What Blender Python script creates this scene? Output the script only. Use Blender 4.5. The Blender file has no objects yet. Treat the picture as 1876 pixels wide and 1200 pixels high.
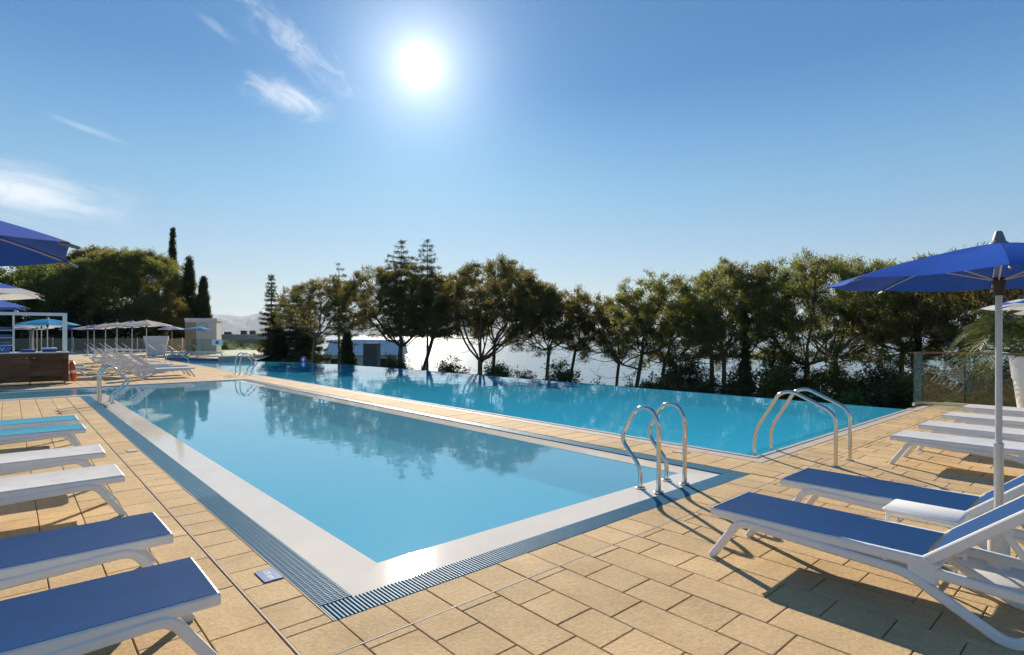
import bpy, math, random
import numpy as np
from mathutils import Vector, Matrix

random.seed(7)
RNG = np.random.default_rng(11)
rad = math.radians
S = bpy.context.scene
COL = S.collection

# ------------------------------------------------------------------ camera
YAW = rad(41.7)
cd = bpy.data.cameras.new("camera")
cam = bpy.data.objects.new("camera", cd)
COL.objects.link(cam)
cam.location = (0, 0, 1.65)
cam.rotation_euler = (rad(90), 0, -YAW)
cd.sensor_width = 36
cd.lens = 19.86
cd.shift_y = 0.0064
cd.clip_start = 0.05
cd.clip_end = 120000
S.camera = cam

# ------------------------------------------------------------------ sun, sky, exposure
SUN = Vector((563, 884.5, 492)).normalized()
sl = bpy.data.lights.new("sun", 'SUN')
sl.energy = 4.6
sl.angle = rad(0.53)
sl.color = (1.0, 0.885, 0.73)
so = bpy.data.objects.new("sun", sl)
COL.objects.link(so)
so.rotation_euler = SUN.to_track_quat('Z', 'Y').to_euler()

S.view_settings.view_transform = 'Standard'
S.view_settings.look = 'None'
S.view_settings.exposure = 0.70
S.view_settings.gamma = 1.0
S.view_settings.use_curve_mapping = False
S.cycles.max_bounces = 5
S.cycles.diffuse_bounces = 3
S.cycles.use_light_tree = False
S.cycles.transparent_max_bounces = 16
S.cycles.volume_bounces = 0
S.cycles.caustics_reflective = False
S.cycles.caustics_refractive = False
S.cycles.sample_clamp_indirect = 6.0
S.cycles.use_denoising = True


class NT:
    """tiny helper for node trees"""
    def __init__(self, tree):
        self.t = tree

    def n(self, typ, **kw):
        nd = self.t.nodes.new(typ)
        for k, v in kw.items():
            setattr(nd, k, v)
        return nd

    def link(self, a, b):
        self.t.links.new(a, b)

    def put(self, sock, val):
        if hasattr(val, "is_output") or isinstance(val, bpy.types.NodeSocket):
            self.t.links.new(val, sock)
        else:
            sock.default_value = val

    def math(self, op, a, b=0.0, c=None, clamp=False):
        nd = self.n('ShaderNodeMath', operation=op)
        nd.use_clamp = clamp
        self.put(nd.inputs[0], a)
        self.put(nd.inputs[1], b)
        if c is not None:
            self.put(nd.inputs[2], c)
        return nd.outputs[0]

    def dot(self, a, b):
        nd = self.n('ShaderNodeVectorMath', operation='DOT_PRODUCT')
        self.put(nd.inputs[0], a)
        self.put(nd.inputs[1], b)
        return nd.outputs['Value']

    def mixc(self, fac, a, b, blend='MIX'):
        nd = self.n('ShaderNodeMix', data_type='RGBA', blend_type=blend)
        self.put(nd.inputs['Factor'], fac)
        self.put(nd.inputs[6], a)
        self.put(nd.inputs[7], b)
        return nd.outputs[2]

    def ramp(self, fac, stops):
        nd = self.n('ShaderNodeValToRGB')
        e = nd.color_ramp.elements
        while len(e) < len(stops):
            e.new(0.5)
        for el, (p, c) in zip(e, stops):
            el.position = p
            el.color = c if len(c) == 4 else (*c, 1)
        self.put(nd.inputs[0], fac)
        return nd.outputs[0]

    def noise(self, vec, scale, detail=4, rough=0.55, dist=0.0):
        nd = self.n('ShaderNodeTexNoise')
        if vec is not None:
            self.put(nd.inputs['Vector'], vec)
        nd.inputs['Scale'].default_value = scale
        nd.inputs['Detail'].default_value = detail
        nd.inputs['Roughness'].default_value = rough
        nd.inputs['Distortion'].default_value = dist
        return nd.outputs['Fac']

    def maprange(self, v, a, b, c=0.0, d=1.0, smooth=False):
        nd = self.n('ShaderNodeMapRange')
        nd.interpolation_type = 'SMOOTHSTEP' if smooth else 'LINEAR'
        self.put(nd.inputs[0], v)
        for i, x in enumerate((a, b, c, d)):
            nd.inputs[1 + i].default_value = x
        return nd.outputs[0]

    def schlick(self, normal, f0):
        """reflectance of a clear surface, the same from either side"""
        inc = self.n('ShaderNodeNewGeometry').outputs['Incoming']
        c = self.math('ABSOLUTE', self.dot(inc, normal))
        k = self.math('POWER', self.math('SUBTRACT', 1.0, c, clamp=True), 5.0)
        return self.math('ADD', self.math('MULTIPLY', k, 1.0 - f0), f0, clamp=True)

    def mapping(self, vec, scale=(1, 1, 1), rot=(0, 0, 0), loc=(0, 0, 0)):
        nd = self.n('ShaderNodeMapping')
        self.put(nd.inputs[0], vec)
        nd.inputs['Scale'].default_value = scale
        nd.inputs['Rotation'].default_value = rot
        nd.inputs['Location'].default_value = loc
        return nd.outputs[0]


world = bpy.data.worlds.new("World")
S.world = world
world.use_nodes = True
wt = NT(world.node_tree)
for n_ in list(world.node_tree.nodes):
    world.node_tree.nodes.remove(n_)
w_out = wt.n('ShaderNodeOutputWorld')
w_bg = wt.n('ShaderNodeBackground')
wt.link(w_bg.outputs[0], w_out.inputs[0])
sky = wt.n('ShaderNodeTexSky', sky_type='NISHITA')
sky.sun_disc = False
sky.sun_elevation = math.asin(SUN.z)
sky.sun_rotation = math.atan2(SUN.x, SUN.y)
sky.altitude = 30
sky.air_density = 1.0
sky.dust_density = 0.35
sky.ozone_density = 1.6
w_dir = wt.n('ShaderNodeTexCoord').outputs['Generated']
# film-like shoulder for the very bright sky round the sun
w_gam = wt.n('ShaderNodeGamma')
wt.link(sky.outputs[0], w_gam.inputs[0])
w_gam.inputs[1].default_value = 0.35
# clear, dry air: deep blue overhead, pale towards the horizon (the same all round)
w_sep = wt.n('ShaderNodeSeparateXYZ')
wt.link(w_dir, w_sep.inputs[0])
SKY_RAMP = [(z_, tuple(c_ / 2.4 for c_ in rgb_)) for z_, rgb_ in [
    (0.0, (1.42, 1.78, 2.05)), (0.06, (1.48, 1.86, 2.10)), (0.15, (1.16, 1.74, 2.26)), (0.25, (0.80, 1.60, 2.26)),
    (0.32, (0.58, 1.34, 2.16)), (0.40, (0.36, 1.02, 1.94)), (0.60, (0.32, 0.88, 1.72)), (1.0, (0.26, 0.74, 1.52))]]
w_rmp = wt.ramp(wt.math('MAXIMUM', w_sep.outputs[2], 0.0), SKY_RAMP)
sky_col = wt.mixc(1.0, w_gam.outputs[0], w_rmp, 'MULTIPLY')
# glare of the sun itself (its disc is the sun lamp)
w_ang = wt.math('ARCCOSINE', wt.dot(w_dir, tuple(SUN)))
g1 = wt.math('MULTIPLY', wt.math('EXPONENT', wt.math('MULTIPLY', wt.math('POWER', wt.math('DIVIDE', w_ang, 0.019), 2.0), -1.0)), 11.0)
g2 = wt.math('MULTIPLY', wt.math('EXPONENT', wt.math('MULTIPLY', wt.math('DIVIDE', w_ang, 0.058), -1.0)), 7.0)
glow = wt.math('ADD', g1, g2)


def sky_dir(az_deg, el_deg):
    """direction from compass-like azimuth (deg, from +Y towards +X) and elevation"""
    a, e = rad(az_deg), rad(el_deg)
    return Vector((math.sin(a) * math.cos(e), math.cos(a) * math.cos(e), math.sin(e)))


def cloud(az, el, sa, sb, tilt, scale, stretch, lo, hi, seed, amount):
    """a thin high cloud: an elongated patch of broken noise on the dome of the sky"""
    C = sky_dir(az, el)
    T = C.cross(Vector((0, 0, 1))).normalized()
    B = T.cross(C).normalized()
    T2 = T * math.cos(rad(tilt)) + B * math.sin(rad(tilt))
    B2 = -T * math.sin(rad(tilt)) + B * math.cos(rad(tilt))
    a = wt.dot(w_dir, tuple(T2))
    b = wt.dot(w_dir, tuple(B2))
    m = wt.math('ADD', wt.math('POWER', wt.math('DIVIDE', a, sa), 2.0), wt.math('POWER', wt.math('DIVIDE', b, sb), 2.0))
    m = wt.math('EXPONENT', wt.math('MULTIPLY', m, -1.0))
    m = wt.math('MULTIPLY', m, wt.math('GREATER_THAN', wt.dot(w_dir, tuple(C)), 0.0))
    cb = wt.n('ShaderNodeCombineXYZ')
    wt.put(cb.inputs[0], a)
    wt.put(cb.inputs[1], wt.math('MULTIPLY', b, stretch))
    cb.inputs[2].default_value = seed
    nz = wt.noise(cb.outputs[0], scale * 1.4, 10, 0.68, 0.9)
    nz2 = wt.math('ADD', nz, wt.math('MULTIPLY', wt.math('SUBTRACT', m, 0.5), 0.55))
    v = wt.maprange(nz2, lo, hi, 0, 1, True)
    return wt.math('MULTIPLY', wt.math('MULTIPLY', v, m), amount)


AZ0 = 41.7
cl = cloud(AZ0 - 21.5, 21.3, 0.085, 0.030, -12, 14, 1.6, 0.40, 0.95, 1.3, 0.60)
cl = wt.math('ADD', cl, cloud(AZ0 - 20.8, 25.5, 0.16, 0.035, -36, 16, 2.2, 0.48, 1.0, 4.1, 0.42))
cl = wt.math('ADD', cl, cloud(AZ0 - 41.5, 10.8, 0.14, 0.040, -6, 8, 3.0, 0.30, 0.95, 7.7, 0.80))
cl = wt.math('ADD', cl, cloud(AZ0 - 37.0, 16.2, 0.06, 0.006, -12, 16, 5.0, 0.40, 0.85, 2.2, 0.20))
cl = wt.math('ADD', cl, cloud(AZ0 - 27.6, 25.7, 0.04, 0.010, -30, 20, 4.0, 0.42, 0.85, 9.2, 0.16))
cl = wt.math('MINIMUM', cl, 1.0)
SKY_GAIN = 1.35 * 2.4 / 2 ** S.view_settings.exposure
sky_g = wt.n('ShaderNodeVectorMath', operation='SCALE')
wt.link(sky_col, sky_g.inputs[0])
sky_g.inputs['Scale'].default_value = SKY_GAIN
sky_c = wt.mixc(cl, sky_g.outputs[0], (6.0, 6.0, 6.1, 1))
gl = wt.n('ShaderNodeVectorMath', operation='SCALE')
gl.inputs[0].default_value = (1.0, 0.97, 0.92)
wt.link(glow, gl.inputs['Scale'])
ad = wt.n('ShaderNodeVectorMath', operation='ADD')
wt.link(sky_c, ad.inputs[0])
wt.link(gl.outputs[0], ad.inputs[1])
wt.link(ad.outputs[0], w_bg.inputs[0])
w_bg.inputs[1].default_value = 0.12

# ------------------------------------------------------------------ materials
MATS = {}


def new_mat(name):
    m = bpy.data.materials.new(name)
    m.use_nodes = True
    t = NT(m.node_tree)
    for n_ in list(m.node_tree.nodes):
        m.node_tree.nodes.remove(n_)
    out = t.n('ShaderNodeOutputMaterial')
    MATS[name] = m
    return m, t, out


def principled(name, col, rough=0.5, metal=0.0, spec=0.5, var=0.0, vscale=3.0, bump=0.0, bscale=60.0, coat=0.0):
    m, t, out = new_mat(name)
    p = t.n('ShaderNodeBsdfPrincipled')
    t.link(p.outputs[0], out.inputs[0])
    p.inputs['Roughness'].default_value = rough
    p.inputs['Metallic'].default_value = metal
    p.inputs['Specular IOR Level'].default_value = spec
    p.inputs['Coat Weight'].default_value = coat
    pos = t.n('ShaderNodeNewGeometry').outputs['Position']
    if var > 0:
        nz = t.noise(pos, vscale, 6, 0.6)
        k = t.maprange(nz, 0.25, 0.75, 1 - var, 1 + var)
        c = t.n('ShaderNodeVectorMath', operation='SCALE')
        c.inputs[0].default_value = col
        t.link(k, c.inputs['Scale'])
        t.link(c.outputs[0], p.inputs['Base Color'])
    else:
        p.inputs['Base Color'].default_value = (*col, 1)
    if bump > 0:
        b = t.n('ShaderNodeBump')
        b.inputs['Strength'].default_value = bump
        b.inputs['Distance'].default_value = 0.004
        t.link(t.noise(pos, bscale, 5, 0.6), b.inputs['Height'])
        t.link(b.outputs[0], p.inputs['Normal'])
    return m


def tile_mat():
    m, t, out = new_mat('stone_tile')
    p = t.n('ShaderNodeBsdfPrincipled')
    t.link(p.outputs[0], out.inputs[0])
    g = t.n('ShaderNodeNewGeometry')
    pos = g.outputs['Position']
    rnd = t.math('FRACT', t.math('ADD', g.outputs['Random Per Island'], t.n('ShaderNodeObjectInfo').outputs['Random']))
    off = t.n('ShaderNodeVectorMath', operation='ADD')
    t.link(pos, off.inputs[0])
    cb = t.n('ShaderNodeCombineXYZ')
    t.put(cb.inputs[2], t.math('MULTIPLY', rnd, 37.0))
    t.link(cb.outputs[0], off.inputs[1])
    n1 = t.noise(off.outputs[0], 4.0, 6, 0.6)
    n2 = t.noise(off.outputs[0], 40.0, 5, 0.7)
    n3 = t.noise(off.outputs[0], 150.0, 3, 0.7)
    base = t.ramp(n1, [(0.25, (0.60, 0.415, 0.215)), (0.5, (0.635, 0.447, 0.238)), (0.75, (0.665, 0.478, 0.265))])
    fine = t.maprange(n2, 0.3, 0.7, 0.82, 1.14)
    pits = t.maprange(n3, 0.30, 0.42, 0.78, 1.0)
    rv = t.maprange(rnd, 0, 1, 0.90, 1.06)
    stain = t.maprange(t.noise(pos, 1.3, 5, 0.62, 0.8), 0.34, 0.62, 0.86, 1.03)
    k = t.math('MULTIPLY', t.math('MULTIPLY', t.math('MULTIPLY', fine, pits), rv), stain)
    c = t.n('ShaderNodeVectorMath', operation='SCALE')
    t.link(base, c.inputs[0])
    t.link(k, c.inputs['Scale'])
    t.link(c.outputs[0], p.inputs['Base Color'])
    p.inputs['Roughness'].default_value = 0.75
    p.inputs['Specular IOR Level'].default_value = 0.10
    b = t.n('ShaderNodeBump')
    b.inputs['Strength'].default_value = 0.8
    b.inputs['Distance'].default_value = 0.008
    h = t.math('ADD', t.math('MULTIPLY', n2, 0.8), t.math('MULTIPLY', n3, 0.35))
    t.link(h, b.inputs['Height'])
    t.link(b.outputs[0], p.inputs['Normal'])
    return m


def water_mat(name, tint, ripple_scale, ripple, detail_scale, detail, body, cloud_):
    m, t, out = new_mat(name)
    pos = t.n('ShaderNodeNewGeometry').outputs['Position']
    a = t.noise(t.mapping(pos, (1, 1, 0)), ripple_scale, 3, 0.5, 0.3)
    b_ = t.noise(t.mapping(pos, (1, 1, 0)), detail_scale, 2, 0.5, 0.2)
    patch = t.maprange(t.noise(t.mapping(pos, (1, 1, 0)), 0.35, 2, 0.5), 0.35, 0.65, 0.35, 1.0)
    h = t.math('ADD', t.math('MULTIPLY', a, ripple), t.math('MULTIPLY', t.math('MULTIPLY', b_, detail), patch))
    bp = t.n('ShaderNodeBump')
    bp.inputs['Strength'].default_value = 1.0
    bp.inputs['Distance'].default_value = 1.0
    t.link(h, bp.inputs['Height'])
    fr = t.schlick(bp.outputs[0], 0.02)
    tr = t.n('ShaderNodeBsdfTransparent')
    tr.inputs[0].default_value = (*tint, 1)
    gl_ = t.n('ShaderNodeBsdfGlossy')
    gl_.inputs['Roughness'].default_value = 0.015
    gl_.inputs['Color'].default_value = (0.97, 0.99, 1, 1)
    t.link(bp.outputs[0], gl_.inputs['Normal'])
    # light scattered back by the body of the water
    df = t.n('ShaderNodeBsdfDiffuse')
    df.inputs[0].default_value = (*body, 1)
    mb = t.n('ShaderNodeMixShader')
    mb.inputs[0].default_value = cloud_
    t.link(tr.outputs[0], mb.inputs[1])
    t.link(df.outputs[0], mb.inputs[2])
    mx = t.n('ShaderNodeMixShader')
    t.link(fr, mx.inputs[0])
    t.link(mb.outputs[0], mx.inputs[1])
    t.link(gl_.outputs[0], mx.inputs[2])
    t.link(mx.outputs[0], out.inputs[0])
    return m


def glass_mat(name, tint, ior=1.5):
    m, t, out = new_mat(name)
    fr = t.schlick(t.n('ShaderNodeNewGeometry').outputs['Normal'], 0.06)
    tr = t.n('ShaderNodeBsdfTransparent')
    tr.inputs[0].default_value = (*tint, 1)
    gl_ = t.n('ShaderNodeBsdfGlossy')
    gl_.inputs['Roughness'].default_value = 0.01
    mx = t.n('ShaderNodeMixShader')
    t.link(fr, mx.inputs[0])
    t.link(tr.outputs[0], mx.inputs[1])
    t.link(gl_.outputs[0], mx.inputs[2])
    t.link(mx.outputs[0], out.inputs[0])
    return m


def leaf_mat(name, dark, light, trans=0.35, tcol=None):
    m, t, out = new_mat(name)
    g = t.n('ShaderNodeNewGeometry')
    big = t.noise(g.outputs['Position'], 0.9, 3, 0.6)
    f = t.math('ADD', t.math('MULTIPLY', g.outputs['Random Per Island'], 0.55), t.math('MULTIPLY', t.maprange(big, 0.3, 0.7), 0.45))
    c = t.mixc(f, (*dark, 1), (*light, 1))
    d = t.n('ShaderNodeBsdfPrincipled')
    t.link(c, d.inputs['Base Color'])
    d.inputs['Roughness'].default_value = 0.55
    d.inputs['Specular IOR Level'].default_value = 0.25
    tl = t.n('ShaderNodeBsdfTranslucent')
    if tcol is None:
        tcol = tuple(min(1, x * 1.6) for x in light)
    tc = t.mixc(f, tuple(x * 0.6 for x in tcol) + (1,), (*tcol, 1))
    t.link(tc, tl.inputs[0])
    mx = t.n('ShaderNodeMixShader')
    mx.inputs[0].default_value = trans
    t.link(d.outputs[0], mx.inputs[1])
    t.link(tl.outputs[0], mx.inputs[2])
    t.link(mx.outputs[0], out.inputs[0])
    return m


def fabric_mat(name, col, trans=0.35, weave=900.0, spec=0.06, rough=0.75):
    m, t, out = new_mat(name)
    pos = t.n('ShaderNodeNewGeometry').outputs['Position']
    nz = t.noise(pos, 7.0, 5, 0.65)
    fine = t.noise(t.mapping(pos, (1, 1, 1)), weave * 0.35, 2, 0.5)
    k = t.math('MULTIPLY', t.maprange(nz, 0.3, 0.7, 0.9, 1.08), t.maprange(fine, 0.3, 0.7, 0.85, 1.12))
    c = t.n('ShaderNodeVectorMath', operation='SCALE')
    c.inputs[0].default_value = col
    t.link(k, c.inputs['Scale'])
    d = t.n('ShaderNodeBsdfPrincipled')
    t.link(c.outputs[0], d.inputs['Base Color'])
    d.inputs['Roughness'].default_value = rough
    d.inputs['Specular IOR Level'].default_value = spec
    d.inputs['Sheen Weight'].default_value = 0.0
    tl = t.n('ShaderNodeBsdfTranslucent')
    t.link(c.outputs[0], tl.inputs[0])
    mx = t.n('ShaderNodeMixShader')
    mx.inputs[0].default_value = trans
    t.link(d.outputs[0], mx.inputs[1])
    t.link(tl.outputs[0], mx.inputs[2])
    t.link(mx.outputs[0], out.inputs[0])
    return m


tile_mat()
principled('grout', (0.26, 0.18, 0.10), 0.95, spec=0.0)
principled('far_paving', (0.46, 0.36, 0.24), 0.7, var=0.14, vscale=1.2)
principled('white_stone', (0.50, 0.44, 0.37), 0.7, spec=0.12, var=0.06, vscale=5, bump=0.2, bscale=90)
principled('wet_white', (0.80, 0.73, 0.62), 0.06, spec=0.16, var=0.05, vscale=2.5)
principled('trim_pale', (0.50, 0.43, 0.34), 0.6, spec=0.1)
principled('trim_metal', (0.72, 0.68, 0.62), 0.3, metal=0.85)
principled('grate_blue', (0.045, 0.20, 0.30), 0.55, spec=0.12, var=0.12, vscale=12)
principled('gutter_dark', (0.015, 0.03, 0.045), 0.5)
principled('pool_blue', (0.19, 0.56, 0.72), 0.9, spec=0.0, var=0.05, vscale=0.8)
principled('pool_blue_deep', (0.09, 0.60, 0.86), 0.9, spec=0.0, var=0.05, vscale=0.8)
principled('pool_wall_blue', (0.03, 0.06, 0.20), 0.35)
principled('weir_wall', (0.55, 0.62, 0.64), 0.3, var=0.08, vscale=6)
principled('dark_nosing', (0.02, 0.05, 0.09), 0.4)
principled('steel', (0.66, 0.62, 0.56), 0.14, metal=1.0, var=0.05, vscale=30)
principled('white_plastic', (0.81, 0.80, 0.77), 0.38, var=0.04, vscale=9, bump=0.08, bscale=200)
principled('grey_plastic', (0.22, 0.22, 0.21), 0.45)
principled('alu_pole', (0.62, 0.62, 0.62), 0.35, metal=0.55)
principled('dark_plastic', (0.05, 0.045, 0.04), 0.5)
principled('concrete_white', (0.66, 0.64, 0.60), 0.7, var=0.07, vscale=12, bump=0.3, bscale=120)
principled('render_cream', (0.72, 0.67, 0.56), 0.85, var=0.05, vscale=2, bump=0.15, bscale=80)
principled('render_tan', (0.42, 0.28, 0.15), 0.8, var=0.06, vscale=2)
principled('roof_beige', (0.72, 0.60, 0.46), 0.8, var=0.05)
principled('roof_white', (0.74, 0.72, 0.68), 0.6, var=0.05)
principled('hvac', (0.10, 0.09, 0.08), 0.6)
principled('window_dark', (0.03, 0.045, 0.05), 0.08)
principled('rail_wood', (0.32, 0.12, 0.05), 0.45, var=0.15, vscale=14)
principled('orange', (0.80, 0.10, 0.02), 0.45, var=0.06, vscale=10)
principled('sign_blue', (0.05, 0.12, 0.32), 0.35, var=0.08, vscale=40)
principled('bright_blue', (0.03, 0.12, 0.55), 0.4)
principled('white_print', (0.80, 0.82, 0.84), 0.5)
principled('towel_blue', (0.09, 0.17, 0.42), 0.95, var=0.1, vscale=30, bump=0.5, bscale=300)
principled('towel_white', (0.72, 0.74, 0.78), 0.95, var=0.05, vscale=30, bump=0.5, bscale=300)
principled('bark', (0.12, 0.085, 0.06), 0.95, var=0.4, vscale=14, bump=1.0, bscale=40)
principled('bark_red', (0.20, 0.125, 0.085), 0.95, var=0.4, vscale=12, bump=1.0, bscale=40)
principled('bark_grey', (0.13, 0.12, 0.11), 0.95, var=0.3, vscale=12)
principled('soil', (0.035, 0.038, 0.018), 1.0, spec=0.0, var=0.4, vscale=1.5)
principled('mountain', (0.12, 0.14, 0.12), 1.0, var=0.2, vscale=0.002)
principled('fence_wood', (0.30, 0.24, 0.15), 0.85, var=0.2, vscale=6)
leaf_mat('pine_leaf', (0.046, 0.052, 0.020), (0.120, 0.118, 0.042), 0.46, (0.32, 0.27, 0.06))
leaf_mat('pine_leaf_green', (0.050, 0.068, 0.022), (0.130, 0.150, 0.046), 0.50, (0.36, 0.37, 0.08))
leaf_mat('cedar_leaf', (0.028, 0.042, 0.022), (0.075, 0.092, 0.044), 0.34, (0.16, 0.18, 0.06))
leaf_mat('cypress_leaf', (0.024, 0.036, 0.016), (0.066, 0.080, 0.032), 0.28, (0.16, 0.17, 0.06))
leaf_mat('broad_leaf', (0.045, 0.075, 0.020), (0.11, 0.16, 0.040), 0.46, (0.27, 0.32, 0.07))
leaf_mat('shrub_leaf', (0.036, 0.060, 0.018), (0.10, 0.13, 0.035), 0.44, (0.26, 0.28, 0.06))
leaf_mat('shrub_light', (0.045, 0.095, 0.020), (0.12, 0.21, 0.045), 0.48, (0.22, 0.36, 0.07))
leaf_mat('palm_leaf', (0.035, 0.060, 0.018), (0.085, 0.12, 0.036), 0.30, (0.18, 0.21, 0.05))
fabric_mat('sling_blue', (0.009, 0.064, 0.200), 0.12)
fabric_mat('sling_white', (0.66, 0.66, 0.66), 0.12)
fabric_mat('sling_teal', (0.06, 0.36, 0.50), 0.12)
fabric_mat('sling_pale', (0.40, 0.58, 0.64), 0.12)
fabric_mat('sling_cream', (0.60, 0.52, 0.40), 0.12)
fabric_mat('canopy_blue', (0.010, 0.085, 0.46), 0.06, spec=0.10, rough=0.6)
fabric_mat('canopy_white', (0.68, 0.67, 0.64), 0.35)
fabric_mat('canopy_cream', (0.62, 0.58, 0.50), 0.35)
fabric_mat('canopy_teal', (0.03, 0.34, 0.66), 0.35)
water_mat('pool_water', (0.80, 0.955, 0.985), 1.1, 0.0026, 5.0, 0.0007, (0.19, 0.575, 0.73), 0.55)
water_mat('pool_water_far', (0.62, 0.92, 0.985), 1.3, 0.0042, 6.0, 0.0010, (0.075, 0.70, 0.98), 0.6)
glass_mat('clear_glass', (0.86, 0.94, 0.91))
glass_mat('green_glass', (0.45, 0.72, 0.66))


def wood_panel_mat():
    m, t, out = new_mat('dark_wood')
    p = t.n('ShaderNodeBsdfPrincipled')
    t.link(p.outputs[0], out.inputs[0])
    g = t.n('ShaderNodeNewGeometry')
    rnd = t.math('FRACT', t.math('ADD', g.outputs['Random Per Island'], t.n('ShaderNodeObjectInfo').outputs['Random']))
    v = t.mapping(g.outputs['Position'], (2.0, 2.0, 45.0))
    n1 = t.noise(v, 1.0, 6, 0.65, 0.4)
    c = t.ramp(n1, [(0.3, (0.075, 0.036, 0.018)), (0.55, (0.17, 0.088, 0.043)), (0.8, (0.30, 0.165, 0.082))])
    k = t.maprange(rnd, 0, 1, 0.7, 1.3)
    s = t.n('ShaderNodeVectorMath', operation='SCALE')
    t.link(c, s.inputs[0])
    t.link(k, s.inputs['Scale'])
    t.link(s.outputs[0], p.inputs['Base Color'])
    p.inputs['Roughness'].default_value = 0.6
    p.inputs['Specular IOR Level'].default_value = 0.15
    return m


wood_panel_mat()


def sea_mat():
    m, t, out = new_mat('sea_water')
    p = t.n('ShaderNodeBsdfPrincipled')
    t.link(p.outputs[0], out.inputs[0])
    p.inputs['Base Color'].default_value = (0.03, 0.07, 0.10, 1)
    p.inputs['Roughness'].default_value = 0.17
    p.inputs['Specular IOR Level'].default_value = 0.5
    p.inputs['IOR'].default_value = 1.333
    pos = t.n('ShaderNodeNewGeometry').outputs['Position']
    n1 = t.noise(t.mapping(pos, (1, 1, 0)), 0.35, 2, 0.5, 0.5)
    n2 = t.noise(t.mapping(pos, (1, 1, 0)), 0.03, 2, 0.5, 0.5)
    b = t.n('ShaderNodeBump')
    b.inputs['Strength'].default_value = 1.0
    b.inputs['Distance'].default_value = 1.0
    t.link(t.math('ADD', t.math('MULTIPLY', n1, 0.075), t.math('MULTIPLY', n2, 0.24)), b.inputs['Height'])
    t.link(b.outputs[0], p.inputs['Normal'])
    return m


sea_mat()


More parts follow.
